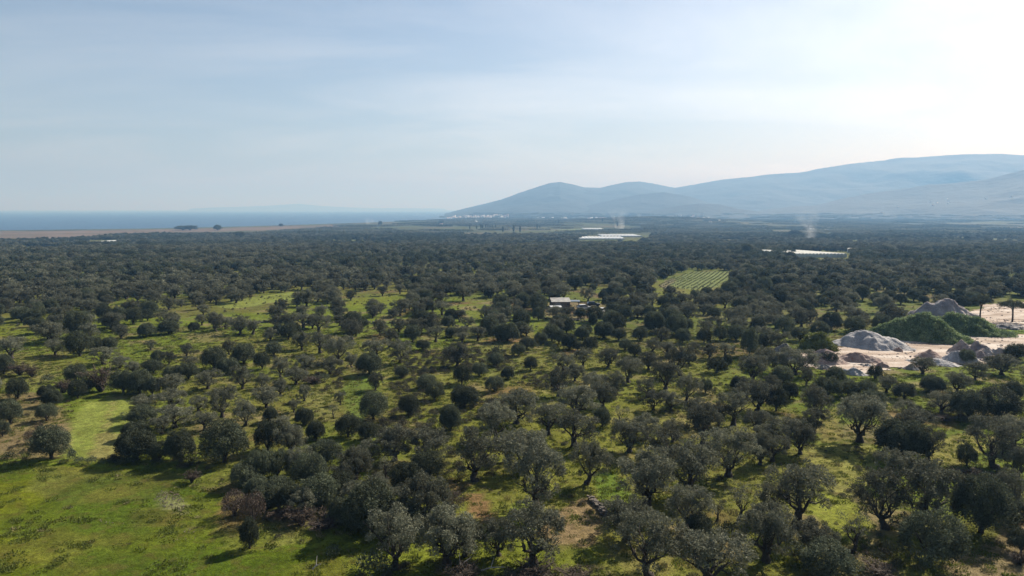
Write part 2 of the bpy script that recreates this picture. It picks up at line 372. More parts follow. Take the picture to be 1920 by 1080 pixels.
# paint list: outline, albedo, strength, edge softness by noise
G_GRASS = np.array((.135, .175, .022)); G_OLIVE = np.array((.16, .165, .035)); G_TAN = np.array((.24, .185, .10)); G_SOIL = np.array((.19, .105, .06))
G_LUSH = np.array((.10, .19, .022)); G_YEL = np.array((.20, .215, .026)); G_DK = np.array((.06, .062, .03))
PAINT = [
 (MEADOW, (.098, .136, .008), 1), ([(-200, 930), (60, 900), (120, 960), (60, 1100), (-260, 1200)], (.165, .175, .012), .7),
 ([(60, 876), (330, 884), (330, 930), (120, 950), (60, 920)], (.155, .15, .04), .7), ([(240, 955), (330, 950), (340, 985), (250, 990)], (.17, .13, .04), .6),
 ([(286, 938), (300, 922), (330, 922), (350, 950), (345, 962), (320, 958)], (.42, .38, .22), .6), ([(348, 990), (362, 990), (360, 998), (350, 998)], (.3, .28, .13), .4),
 (MOWN, (.24, .28, .06), 1), ([(176, 815), (196, 812), (200, 800), (206, 752), (212, 752), (210, 812), (228, 815), (226, 862), (170, 862)], (.27, .22, .09), .75),
 ([(-60, 740), (60, 735), (120, 765), (128, 815), (118, 860), (-60, 862)], (.22, .165, .085), 1), ([(100, 690), (10, 660), (-60, 680), (-60, 720), (90, 735)], (.2, .19, .06), .7),
 ([(870, 925), (905, 925), (930, 975), (910, 985), (880, 960)], (.26, .14, .08), .9), ([(1000, 1000), (1045, 950), (1100, 935), (1130, 950), (1125, 985), (1110, 1020), (1050, 1030)], (.27, .18, .11), .85),
 ([(930, 870), (960, 872), (960, 912), (905, 915), (895, 880)], (.19, .19, .03), .8), ([(1108, 885), (1150, 878), (1200, 940), (1170, 958), (1130, 950)], (.12, .2, .025), .9),
 ([(1130, 930), (1200, 935), (1170, 960)], (.18, .2, .03), .8), ([(1040, 1020), (1120, 1025), (1125, 1060), (1045, 1045)], (.17, .19, .03), .8),
 ([(840, 895), (880, 905), (870, 925), (840, 915)], (.24, .14, .08), .8), ([(960, 945), (1000, 940), (990, 958), (960, 960)], (.15, .2, .03), .8),
 ([(1500, 845), (1560, 832), (1645, 835), (1640, 900), (1600, 935), (1520, 905)], (.27, .26, .07), .95), ([(1520, 915), (1600, 940), (1640, 990), (1590, 1020), (1510, 960)], (.21, .24, .03), .95),
 ([(1540, 770), (1575, 760), (1575, 830), (1535, 830)], (.23, .2, .06), .9), ([(1650, 760), (1690, 765), (1680, 810), (1650, 800)], (.24, .18, .09), .8),
 ([(1740, 830), (1830, 800), (1850, 840), (1790, 880), (1740, 865)], (.28, .25, .07), .95), ([(1780, 1040), (1870, 1010), (1990, 970), (1990, 1100), (1780, 1100)], (.27, .2, .12), .9),
 ([(1880, 970), (1990, 960), (1990, 1000), (1880, 1000)], (.27, .2, .12), .7), ([(1450, 1025), (1500, 1035), (1500, 1070), (1460, 1060)], (.19, .2, .02), .9),
 ([(1350, 1010), (1400, 1020), (1390, 1050), (1340, 1040)], (.26, .19, .11), .8), ([(1255, 985), (1290, 985), (1300, 1010), (1265, 1010)], (.3, .22, .13), .8),
 ([(640, 720), (700, 700), (720, 740), (680, 790), (650, 780)], (.115, .185, .03), .8), ([(575, 730), (640, 720), (630, 790), (580, 780)], (.2, .19, .07), .6),
 ([(860, 650), (960, 640), (1000, 670), (960, 720), (900, 700)], (.17, .185, .05), .6), ([(1090, 655), (1075, 664), (1050, 664), (1055, 656)], (.3, .17, .08), .9),
 ([(1110, 600), (1070, 586), (1080, 578), (1130, 588)], (.3, .2, .12), .9), (SHEDAREA, (.27, .2, .13), .7),
 ([(940, 620), (1000, 620), (1020, 645), (960, 650)], (.26, .17, .09), .5), ([(350, 625), (420, 620), (430, 640), (360, 645)], (.24, .18, .10), .6),
 (STRIP, (.22, .26, .06), 1), (VINE, (.19, .23, .085), 1), ([(1234, 536), (1258, 522), (1270, 525), (1250, 542)], (.22, .17, .12), .8), ([(1205, 540), (1218, 538), (1214, 545), (1200, 545)], (.2, .24, .03), 1),
 ([(1790, 634), (1830, 622), (1990, 616), (1990, 628), (1800, 634)], (.12, .2, .03), 1),
 ([(1410, 478), (1450, 476), (1455, 484), (1410, 485)], (.2, .22, .12), .8), ([(1475, 525), (1490, 523), (1490, 537), (1476, 535)], (.2, .26, .05), 1), ([(1530, 528), (1545, 523), (1540, 542), (1528, 540)], (.2, .26, .04), 1),
 ([(1618, 532), (1642, 530), (1640, 540), (1622, 542)], (.18, .27, .04), 1), ([(1885, 532), (1898, 531), (1898, 539), (1886, 540)], (.18, .26, .04), 1), ([(1735, 520), (1745, 522), (1738, 530)], (.2, .24, .06), 1),
 ([(735, 500), (780, 494), (790, 506), (740, 510)], (.13, .18, .06), .8), ([(820, 520), (900, 512), (900, 522), (815, 530)], (.17, .2, .05), .6), ([(992, 518), (1008, 517), (1008, 526), (994, 527)], (.2, .24, .05), .9),
 ([(-80, 434), (170, 432), (420, 427.5), (620, 421), (640, 425), (420, 434), (230, 439), (140, 448), (-80, 450)], (.19, .145, .115), 1), ([(-80, 449), (50, 447), (60, 455), (-80, 460)], (.17, .18, .09), .8),
 ([(48, 464), (80, 464), (80, 470), (48, 472)], (.2, .25, .05), 1), ([(96, 464), (112, 464), (112, 471), (97, 471)], (.2, .25, .05), 1), ([(1024, 432), (1105, 427), (1135, 427), (1060, 433)], (.17, .22, .12), 1),
 ([(1690, 545), (1720, 540), (1735, 548), (1700, 552)], (.2, .18, .08), .4),
]
PAINT_W = [(wpoly(p), np.array(c), s) for p, c, s in PAINT]
# open grassland / closed canopy, as photo zones
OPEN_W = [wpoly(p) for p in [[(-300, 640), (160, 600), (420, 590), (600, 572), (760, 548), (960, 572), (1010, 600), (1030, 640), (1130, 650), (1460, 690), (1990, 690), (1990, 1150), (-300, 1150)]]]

def ground_colour(X, Y):
    n1 = fbm(X, Y, 26, 1, 4); n2 = fbm(X, Y, 7, 2, 4); n3 = fbm(X, Y, 90, 5, 3)
    c = G_OLIVE + (G_GRASS - G_OLIVE) * sstep(.36, .58, n1)[..., None]
    c = c + (G_TAN - c) * (sstep(.56, .76, n2) * .75)[..., None]
    c = c + (G_SOIL - c) * (sstep(.64, .8, fbm(X, Y, 16, 9, 4)) * .7)[..., None]
    c = c + (G_YEL - c) * (sstep(.56, .7, n3) * .45)[..., None]
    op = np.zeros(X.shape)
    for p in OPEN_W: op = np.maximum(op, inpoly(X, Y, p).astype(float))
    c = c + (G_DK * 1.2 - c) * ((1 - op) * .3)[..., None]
    sp = np.clip(Y / 90, 1, 8); jx = (fbm(X, Y, 3, 21, 3) - .5) * 1.7 * sp * .7; jy = (fbm(X, Y, 3, 31, 3) - .5) * 1.7 * sp
    XX = X + jx; YY = Y + jy
    for p, col, s in PAINT_W:
        xs = [q[0] for q in p]; ys = [q[1] for q in p]
        k = (XX > min(xs)) & (XX < max(xs)) & (YY > min(ys)) & (YY < max(ys))
        if not k.any(): continue
        q = np.zeros(X.shape, bool); q[k] = inpoly(XX[k], YY[k], p)
        a = (q * s * (.82 + .36 * (n2 - .5)))[..., None]; c = c + (col - c) * np.clip(a, 0, 1)
    far = sstep(900, 1500, Y); uu = X * .97 + Y * .25; vv = Y * .97 - X * .25
    cu = np.floor((uu + 25 * vn(vv, uu, 300, 3)) / 95); cv = np.floor(vv / 150); hh_ = _hash(cu, cv, 9)[..., None]
    fc = np.where(hh_ < .35, np.array((.05, .06, .035)), np.where(hh_ < .6, np.array((.085, .095, .055)), np.where(hh_ < .8, np.array((.12, .105, .075)), np.array((.08, .1, .045)))))
    c = c + (fc - c) * (far * .8)[..., None]
    for p, col, s in PAINT_W:
        if p[0][1] > 900:
            q = inpoly(XX, YY, p) * np.where(p[0][1] > 1200, .35 + .65 * sstep(.34, .5, fbm(X * .45, Y, 46, 151, 4)), 1.0); q = (q * s)[..., None]; c = c + (col * (.8 + .5 * fbm(X * .4, Y, 30, 161, 3)[..., None]) - c) * q
    md = inpoly(X, Y, NO_W[0])[..., None] * sstep(.42, .6, fbm(X, Y, 13, 121, 4))[..., None]; c = c + (np.array((.065, .11, .010)) - c) * md * .55
    md = inpoly(X, Y, NO_W[0])[..., None] * sstep(.52, .66, fbm(X, Y, 7, 131, 4))[..., None]; c = c + (np.array((.17, .155, .03)) - c) * md * .5
    # foreshore sand
    cd = np.interp(X, CX, CY) - Y
    c = c + (np.array((.36, .32, .26)) - c) * (sstep(45, 10, cd) * (cd < 60))[..., None]
    return np.clip(c * DIM * 1.1, .005, .8)

def axis(lo, hi, core_lo, core_hi, step, ratio):
    a = list(np.arange(core_lo, core_hi, step)); v = core_hi; s = step
    while v < hi: a.append(v); s *= ratio; v += s
    v = core_lo - step; s = step; b = []
    while v > lo: b.append(v); s *= ratio; v -= s
    return np.array(b[::-1] + a)
ax = axis(-9000, 9000, -95, 95, .7, 1.0085); ay = axis(10, 14000, 56, 150, .6, 1.009)
GX, GY = np.meshgrid(ax, ay)
GZ = terrain(GX, GY) + (fbm(GX, GY, 2.2, 77, 2) - .5) * .16
nx, ny = len(ax), len(ay)
idx = np.arange(nx * ny).reshape(ny, nx)
Q = np.stack([idx[:-1, :-1], idx[:-1, 1:], idx[1:, 1:], idx[1:, :-1]], -1).reshape(-1, 4)
me = mesh_np('ground', np.stack([GX, GY, GZ], -1).reshape(-1, 3), Q, True)
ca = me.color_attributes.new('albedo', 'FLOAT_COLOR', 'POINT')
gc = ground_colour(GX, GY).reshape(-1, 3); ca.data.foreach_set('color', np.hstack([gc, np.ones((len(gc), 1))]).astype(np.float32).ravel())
def ground_mat():
    m = bpy.data.materials.new('ground'); m.use_nodes = True; t = m.node_tree; p = t.nodes['Principled BSDF']; N = t.nodes.new; L = t.links.new
    p.inputs['Roughness'].default_value = .95; p.inputs['Specular IOR Level'].default_value = .03
    a = N('ShaderNodeVertexColor'); a.layer_name = 'albedo'; c = N('ShaderNodeTexCoord'); col = a.outputs[0]
    for s, amt in ((.35, .24), (1.7, .3), (7, .32)):
        n = N('ShaderNodeTexNoise'); n.inputs['Scale'].default_value = s; n.inputs['Detail'].default_value = 4; L(c.outputs['Object'], n.inputs['Vector'])
        h = N('ShaderNodeMapRange'); h.inputs['From Min'].default_value = .3; h.inputs['From Max'].default_value = .7; h.inputs['To Min'].default_value = 1 - amt; h.inputs['To Max'].default_value = 1 + amt
        L(n.outputs[0], h.inputs[0]); k = N('ShaderNodeHueSaturation'); L(h.outputs[0], k.inputs['Value']); L(col, k.inputs['Color']); col = k.outputs[0]
    n = N('ShaderNodeTexNoise'); n.inputs['Scale'].default_value = .9; n.inputs['Detail'].default_value = 5; L(c.outputs['Object'], n.inputs['Vector'])
    r = N('ShaderNodeMapRange'); r.inputs['From Min'].default_value = .52; r.inputs['From Max'].default_value = .68; r.inputs['To Max'].default_value = .5; L(n.outputs[0], r.inputs[0])
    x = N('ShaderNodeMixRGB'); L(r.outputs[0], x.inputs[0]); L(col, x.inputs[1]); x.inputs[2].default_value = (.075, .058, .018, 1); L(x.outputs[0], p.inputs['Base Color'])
    n = N('ShaderNodeTexNoise'); n.inputs['Scale'].default_value = 2.6; n.inputs['Detail'].default_value = 8; n.inputs['Roughness'].default_value = .7; L(c.outputs['Object'], n.inputs['Vector'])
    b = N('ShaderNodeBump'); b.inputs['Strength'].default_value = 1; b.inputs['Distance'].default_value = .2; L(n.outputs[0], b.inputs['Height']); L(b.outputs[0], p.inputs['Normal'])
    return m
tag(obj('ground', me, ground_mat()), kind='structure')

# sea: one sheet to the horizon
def sea_mat():
    m = bpy.data.materials.new('sea'); m.use_nodes = True; t = m.node_tree; p = t.nodes['Principled BSDF']; N = t.nodes.new; L = t.links.new
    p.inputs['Base Color'].default_value = (.03, .068, .12, 1); p.inputs['Roughness'].default_value = .42; p.inputs['IOR'].default_value = 1.33; p.inputs['Specular IOR Level'].default_value = .35
    c = N('ShaderNodeTexCoord'); mp = N('ShaderNodeMapping'); mp.inputs['Scale'].default_value = (1, 1, 1); L(c.outputs['Object'], mp.inputs[0])
    n = N('ShaderNodeTexNoise'); n.inputs['Scale'].default_value = .06; n.inputs['Detail'].default_value = 6; L(mp.outputs[0], n.inputs['Vector'])
    b = N('ShaderNodeBump'); b.inputs['Strength'].default_value = .8; b.inputs['Distance'].default_value = 2.2; L(n.outputs[0], b.inputs['Height']); L(b.outputs[0], p.inputs['Normal'])
    return m
mb = MB(); mb.add([(-60000, 1200, 0), (60000, 1200, 0), (60000, 90000, 0), (-60000, 90000, 0)], [(0, 1, 2, 3)])
tag(obj('sea', mb.mesh('sea'), sea_mat()), kind='structure')

# ------------------------------------------------------------------ mountains: heightfield over azimuth / distance
def el(py): return -math.sin(PITCH) + (-(py - 540) / F) * math.cos(PITCH)
def prof(pts):
    P = []; E = []
    for px, py in pts:
        d = ray(px, py); h = math.hypot(d[0], d[1]); P.append(math.atan2(d[0], d[1])); E.append(d[2] / h)
    return np.array(P), np.array(E)
RIDGES = [
 (prof([(826, 405), (836, 400), (870, 391), (900, 384), (940, 374), (975, 361), (1005, 351), (1030, 343), (1050, 341), (1072, 345), (1095, 351), (1125, 352), (1150, 346), (1175, 341), (1200, 340), (1225, 344), (1265, 352), (1300, 346), (1350, 337), (1400, 332), (1440, 327), (1500, 323), (1540, 315), (1600, 306), (1650, 301), (1690, 295), (1720, 295), (1780, 290), (1810, 288), (1870, 288), (1930, 291), (2050, 300), (2250, 290), (2500, 320)]), [(830, 7000), (1050, 7300), (1300, 8200), (1900, 8600), (2500, 8600)], 2600),
 (prof([(1060, 400), (1100, 386), (1150, 374), (1200, 364), (1245, 360), (1290, 367), (1330, 380), (1400, 394), (1440, 402)]), [(1060, 5900), (1440, 5900)], 1100),
 (prof([(1400, 400), (1440, 392), (1490, 387), (1530, 385), (1580, 372), (1630, 362), (1690, 354), (1740, 346), (1790, 343), (1850, 336), (1920, 318), (2000, 310), (2200, 305), (2500, 340)]), [(1400, 5500), (2500, 5600)], 1400),
 (prof([(1180, 404), (1230, 394), (1270, 386), (1310, 381), (1350, 383), (1390, 392), (1440, 399), (1490, 404)]), [(1180, 4900), (1490, 4900)], 600),
]
az = np.linspace(math.atan2(ray(824, 400)[0], ray(824, 400)[1]), math.atan2(ray(2500, 400)[0], ray(2500, 400)[1]), 620)
dist = np.concatenate([np.linspace(3800, 6800, 150), np.linspace(6820, 11500, 110)])
AZ, DD = np.meshgrid(az, dist)
HX = DD * np.sin(AZ); HY = DD * np.cos(AZ)
Hh = np.full(AZ.shape, -6.0)
nse = 1 - np.abs(2 * fbm(HX, HY, 1500, 41, 5, .55) - 1); nsm = fbm(HX, HY, 420, 51, 4)
for (pa, pe), dd, wd in RIDGES:
    P = np.array([math.atan2(ray(a, 400)[0], ray(a, 400)[1]) for a, _ in dd]); D0 = np.interp(AZ, P, [b for _, b in dd])
    D0 = D0 + (fbm(AZ * 900, AZ * 0, 90, 61, 2) - .5) * 500
    e = np.interp(AZ, pa, pe, left=-.01, right=-.01); top = CAMZ + e * D0
    t = np.clip(np.abs(DD - D0) / wd, 0, 1.4); f = np.clip(1 - t, 0, 1); fall = f ** 1.15
    z = top * fall * (1 - (1 - fall) * (.75 - nse) * 1.25) - (1 - fall) * (nsm - .3) * 50 * (fall > 0)
    z = np.where(top > 8, z, -6)
    Hh = np.maximum(Hh, z)
Hh = np.where(Hh < 1, -6, Hh)
# piedmont rising toward the mountains on the inland side
pied = sstep(.0, .25, AZ) * sstep(3900, 6500, DD) * 40 + (fbm(HX, HY, 500, 71, 3) - .5) * 14 - 4
Hh = np.where(AZ > -.02, np.maximum(Hh, pied), Hh)
n1, n2 = AZ.shape; idx = np.arange(n1 * n2).reshape(n1, n2)
Q = np.stack([idx[:-1, :-1], idx[:-1, 1:], idx[1:, 1:], idx[1:, :-1]], -1).reshape(-1, 4)
me = mesh_np('mountains', np.stack([HX, HY, Hh], -1).reshape(-1, 3), Q, True)
M['hill'] = mat('hill_scrub', (.015, .038, .042), .95, .4, .0035, base2=(.009, .026, .028), bump=10, bscale=.02, detail=9)
tag(obj('mountains', me, M['hill']), kind='structure')
def hillz(x, y):
    a = math.atan2(x, y); d = math.hypot(x, y)
    i = np.clip(np.interp(a, az, np.arange(len(az))), 0, len(az) - 1); j = np.clip(np.interp(d, dist, np.arange(len(dist))), 0, len(dist) - 1)
    i0, j0 = int(i), int(j); i1, j1 = min(i0 + 1, len(az) - 1), min(j0 + 1, len(dist) - 1); fi, fj = i - i0, j - j0
    v = (Hh[j0, i0] * (1 - fi) + Hh[j0, i1] * fi) * (1 - fj) + (Hh[j1, i0] * (1 - fi) + Hh[j1, i1] * fi) * fj
    return v if d > dist[0] and az[0] < a < az[-1] else -9
def landz(x, y): return max(float(terrain(x, y)), float(hillz(x, y)))

# faint islands on the horizon
for nm, pts, D in (('distant_island', [(350, 391), (440, 388), (500, 386), (560, 382), (600, 386), (680, 390), (840, 391)], 26000),):
    pa, pe = prof(pts); A = np.linspace(pa[0], pa[-1], 60); V = []; Fq = []
    for i, a in enumerate(A):
        h = max(2, CAMZ + np.interp(a, pa, pe) * D + 12 * (vn(i, 0, 2.5, 5) - .5)) if 0 < i < 59 else 0
        for d_, hh in ((-1400, -5), (-500, h * .6), (0, h), (900, h * .4), (1800, -5)): V.append((math.sin(a) * (D + d_), math.cos(a) * (D + d_), hh))
    Fq = [(i * 5 + k, (i + 1) * 5 + k, (i + 1) * 5 + k + 1, i * 5 + k + 1) for i in range(59) for k in range(4)]
    tag(obj(nm, mesh_np(nm, V, Fq, True), M['hill']), kind='structure')

# ------------------------------------------------------------------ trees read off the photo: foot x, foot y, crown width, height (photo px), kind
T_RAW = """
97 866 62 66 d|136 868 24 30 s|150 871 28 15 s|212 873 26 14 s|228 874 24 14 s|118 871 20 12 s|18 862 24 18 s|172 872 26 18 s|192 872 22 14 s|257 870 66 58 d|300 868 38 38 d|340 872 54 62 d|422 876 80 85 d|360 908 30 26 b|458 918 50 48 d|
440 975 50 52 r|476 987 44 60 r|469 1034 36 58 d|503 852 50 60 d|545 852 50 55 o|580 927 58 72 d|490 907 50 60 d|545 962 44 52 d|600 964 68 68 d|502 962 60 50 d|610 880 60 52 d|667 898 56 56 o|692 872 50 44 o|
740 864 72 62 o|726 898 34 52 t|800 868 76 60 o|802 907 66 58 d|765 920 60 50 d|890 902 90 90 o|955 864 44 60 o|985 884 80 68 o|697 1012 95 100 d|797 988 88 92 o|742 1066 98 104 o|838 1058 106 96 o|
850 968 40 45 r|672 1004 60 72 d|872 1042 66 62 o|935 1042 62 60 o|530 977 45 25 b|565 992 50 42 b|612 1000 60 28 b|625 1046 42 22 s|700 1092 80 60 s|870 1096 60 34 b|1000 1102 80 26 b|1080 1100 60 26 b|
1005 953 100 118 o|1100 908 64 80 o|1213 947 96 92 o|1300 927 100 92 o|1296 992 76 76 o|1345 977 36 42 t|1310 1024 54 55 d|1385 978 58 78 t|1366 892 85 86 o|1180 848 64 56 o|1246 864 70 58 o|
1000 1056 112 100 o|1175 1012 92 70 o|1217 1082 108 108 o|1325 1102 125 100 o|1436 1052 90 95 o|1367 1012 55 34 s|1425 872 50 60 o|1494 986 96 128 o|1450 967 56 60 o|1597 1036 60 90 t|1525 1047 72 60 o|
1550 1102 100 62 d|1612 887 14 10 s|1660 992 88 118 o|1675 908 62 62 o|1735 977 104 110 o|1743 1070 114 106 d|1838 1012 100 114 d|1690 870 86 78 d|1740 864 50 60 o|1865 877 90 90 o|1812 877 34 42 d|
1890 957 60 70 o|1905 992 50 50 d|1914 1042 42 46 d|1907 897 48 56 o|1750 904 36 38 s|1800 895 30 14 b|1840 899 34 16 b|1872 902 28 14 b|1665 1042 42 30 s|1645 1056 34 24 s|1652 1087 56 30 b|1912 1064 30 26 b|
1540 922 18 9 s|1558 927 18 10 s|1580 934 18 10 s|1598 938 18 10 s|1614 945 18 10 s|22 672 42 38 o|8 704 32 38 d|34 750 34 40 d|20 799 42 48 d|5 820 26 30 d|38 706 30 26 b|60 709 24 24 b|59 834 25 28 r|
88 792 34 34 d|98 763 32 32 d|88 747 26 24 d|77 812 18 18 b|90 719 30 18 s|144 722 36 38 d|146 750 32 36 d|118 739 28 26 b|162 739 26 28 d|190 738 46 48 b|232 740 42 44 d|262 742 46 46 d|286 744 30 36 d|
288 703 36 26 d|325 714 34 28 d|354 714 36 32 d|296 681 24 24 d|315 685 22 26 o|402 696 44 44 d|428 704 36 32 d|458 686 44 40 d|455 729 40 42 o|390 729 46 34 o|417 782 48 56 o|372 771 34 28 o|384 807 36 36 o|
460 798 42 46 o|275 777 50 36 o|325 766 50 34 o|268 802 52 40 d|328 802 56 42 o|255 827 44 34 d|303 814 40 32 o|322 740 48 36 o|104 666 36 30 o|150 670 48 48 d|182 660 24 28 d|206 657 26 24 d|95 642 50 38 o|
145 634 40 48 d|275 633 30 26 d|317 628 34 24 d|364 622 20 18 d|283 656 20 18 o|228 635 28 26 o|195 683 44 24 o|350 669 24 24 o|430 665 22 26 o|355 691 30 22 o|225 690 30 22 o|250 700 26 22 o|
492 694 30 34 d|514 669 28 28 d|552 631 26 26 d|507 639 24 24 o|566 655 32 32 o|600 662 36 40 o|640 679 48 46 o|573 696 34 30 o|526 707 30 36 o|619 701 44 26 o|555 721 44 32 o|526 741 28 30 o|571 752 24 32 o|
490 729 26 28 o|500 764 46 38 o|551 773 22 24 o|508 793 26 28 d|571 799 34 32 d|592 827 34 36 d|527 808 36 26 o|653 824 48 46 d|691 829 38 36 d|700 792 54 56 d|767 782 34 40 d|815 753 36 36 d|800 731 36 28 d|
866 723 32 38 d|899 707 28 26 d|927 736 34 30 d|952 713 24 24 d|871 767 50 42 d|845 812 40 50 d|842 829 20 22 s|930 826 62 64 o|968 794 70 60 o|704 732 28 32 o|754 709 26 22 d|638 759 20 26 o|626 785 20 30 t|
693 706 42 42 d|660 689 24 24 o|750 680 42 42 o|705 671 50 36 o|730 651 30 34 o|774 643 28 32 d|793 658 26 20 d|858 687 50 42 o|817 641 30 30 o|866 644 26 22 o|846 634 22 20 d|896 639 28 26 o|804 686 14 14 s|
795 702 18 16 s|931 688 30 26 d|932 668 34 20 s|660 637 40 38 o|713 629 26 30 o|605 718 34 18 s|585 722 30 16 b|972 669 26 24 d|995 696 24 26 d|988 656 30 18 d|1014 647 24 24 d|1048 646 24 28 d|1068 657 30 30 d|
1092 637 26 24 d|1106 661 28 28 d|1083 659 18 18 d|1036 677 20 20 s|1040 661 26 16 s|1093 687 34 34 o|1140 689 38 36 o|1057 695 44 30 o|1078 715 36 32 o|1047 743 48 52 o|1178 717 54 46 o|1110 739 52 38 o|
1130 763 46 44 o|1154 742 36 46 o|1216 693 36 32 o|1248 730 48 50 o|1276 705 44 56 o|1286 754 44 50 o|1213 746 32 36 o|1225 769 40 36 o|1258 769 40 34 o|1344 701 36 30 d|1364 691 16 26 d|1323 739 24 28 d|
1339 741 9 14 s|1360 669 30 26 o|1305 799 44 50 o|1347 801 38 44 o|1375 797 52 62 o|1420 771 60 56 o|1412 717 50 48 o|1432 692 40 40 o|1405 669 30 54 d|1433 657 30 32 d|1027 815 58 60 o|1082 780 72 54 o|
1077 837 72 66 o|1129 803 32 38 d|1162 796 28 44 t|1213 823 48 44 o|1262 828 44 40 o|1420 817 50 46 o|1318 833 60 70 o|1148 613 38 26 d|1112 609 16 22 d|1536 633 36 30 d|1500 641 34 22 d|1490 702 66 46 o|
1467 722 40 34 d|1512 723 28 40 o|1553 684 30 24 d|1566 724 36 36 d|1550 750 50 42 d|1590 746 40 32 d|1622 746 40 32 d|1640 714 26 28 d|1662 736 36 30 o|1695 752 40 32 d|1730 702 40 30 o|1748 739 42 30 d|
1765 776 42 42 o|1794 736 40 38 o|1812 682 26 26 d|1828 713 36 34 o|1878 702 50 28 o|1815 790 60 56 d|1868 792 80 64 d|1898 754 36 38 d|1905 677 38 32 d|1530 784 54 58 o|1526 812 46 46 o|1455 774 36 48 d|
1480 750 28 32 d|1612 829 82 82 o|1605 767 32 30 d|1636 770 46 36 d|1700 784 40 34 o|1715 812 60 42 o|1900 837 56 52 o|1475 840 60 56 o|1500 852 50 54 o|1448 864 46 52 o|1440 835 40 40 o|1772 792 26 14 b|1755 800 22 12 s|
1455 700 30 36 o|1400 745 34 36 o|1385 735 28 28 d|1445 740 34 36 o|1190 670 26 24 d|1172 658 24 22 d|1222 660 28 26 o|1250 668 28 26 o|1300 670 28 28 o|1330 672 28 26 o|1160 640 26 24 d|1200 640 28 26 d|1240 640 28 26 o|1280 645 28 28 d|
1320 645 28 28 d|1380 640 30 30 d|1350 640 26 28 d|1460 660 34 40 o|1420 630 30 34 d|1470 630 36 36 d|1450 600 30 28 o|1040 598 26 24 o|1064 601 26 24 o|1088 598 22 20 d|520 902 50 56 d|562 892 48 50 o|640 942 52 52 d|522 947 50 50 d|575 968 50 50 o|642 988 48 48 d|664 952 46 44 o|706 942 50 50 o|724 978 62 62 o|762 1014 72 72 d|484 942 44 46 d|640 912 44 42 o
"""
TREES = []
for r_ in T_RAW.replace('\n', '').split('|'):
    q = r_.split()
    if len(q) == 5: TREES.append([float(q[0]), float(q[1]), float(q[2]), float(q[3]), q[4]])
PLACED = []      # x, y, z, width m, height m, kind, px, py, listed?
for px, py, wp, hp, kd in TREES:
    x, y, z, mpp = hit(px, py); d = math.hypot(x, y); al = math.atan2(CAMZ - z, d)
    dep = y * math.cos(PITCH) - (z - CAMZ) * math.sin(PITCH); mp_ = dep / F
    wm = wp * mp_; hm = hp * mp_
    if kd in 'dsrb':    # foot given is the near rim of the crown
        x += wm * .36 * x / d; y += wm * .36 * y / d
    wm *= .89; hh = max(.4 * wm, (hm - wm * .42 * math.sin(al)) / math.cos(al))
    if kd in 'ot': hh = min(max(hm / math.cos(al), .82 * wm), 1.45 * wm)
    if kd == 'd': hh = max(hh, .8 * wm)
    hh *= .99
    PLACED.append([x, y, float(terrain(x, y)), wm, hh, kd, px, py, True])

# further trees on a jittered orchard grid
def gen(y0, y1, sp, seed):
    r = np.random.default_rng(seed); out = []
    ys = np.arange(y0, y1, sp); a = R(14)
    for yy in ys:
        half = yy * .80 + 60; xs = np.arange(-half, half, sp)
        X = xs + r.normal(size=len(xs)) * sp * .3; Y = yy + r.normal(size=len(xs)) * sp * .3
        out.append(np.stack([X, Y], 1))
    P = np.vstack(out); Z = terrain(P[:, 0], P[:, 1]); px, py = pix(P[:, 0], P[:, 1], Z)
    return P, Z, px, py
def allowed(P, margin_polys=NO_W):
    ok = np.ones(len(P), bool)
    for p in margin_polys: ok &= ~inpoly(P[:, 0], P[:, 1] - 1.0, p) & ~inpoly(P[:, 0], P[:, 1] + 2.0, p)
    return ok
LX = np.array([[t[0], t[1], t[3]] for t in PLACED])
def near_listed(P, f=.55, c=2.3):
    bad = np.zeros(len(P), bool)
    for x, y, wd in LX: bad |= (P[:, 0] - x) ** 2 + (P[:, 1] - y) ** 2 < (wd * f + c) ** 2
    return bad
DENS_OPEN = [([(-300, 630), (60, 622), (160, 608), (330, 610), (420, 600), (520, 588), (620, 600), (960, 600), (960, 660), (-300, 660)], .42), ([(480, 575), (1030, 560), (1060, 640), (940, 640), (520, 600)], .5), ([(370, 594), (640, 565), (640, 600), (360, 615)], .36),
             ([(1060, 600), (1500, 600), (1500, 640), (1060, 640)], .72), ([(735, 494), (900, 494), (900, 530), (735, 512)], .4), ([(640, 545), (780, 540), (780, 570), (640, 575)], .45)]
P, Z, px, py = gen(52, 620, 5.6, 11)
ok = allowed(P) & ~near_listed(P)
inframe = (px > -8) & (px < 1928)
prob = np.where(py < 600, .93, .6)
for poly, d_ in DENS_OPEN: prob = np.where(inpoly(px, py, poly), d_, prob)
hand = inframe & (py > 642)
prob = np.where(hand, .02, prob); prob = np.where(~inframe, .6, prob)
prob = np.where(inframe & (py > 642) & (px > 1380) & (py < 780), .09, prob)
gapn = fbm(P[:, 0], P[:, 1], 45, 91, 3); prob = np.where((gapn > .58) & (py < 600), prob * .38, prob)
rr = np.random.default_rng(5); keep = ok & (rr.random(len(P)) < prob)
P, Z, px, py = P[keep], Z[keep], px[keep], py[keep]
kn = fbm(P[:, 0], P[:, 1], 60, 95, 3); u = rr.random(len(P))
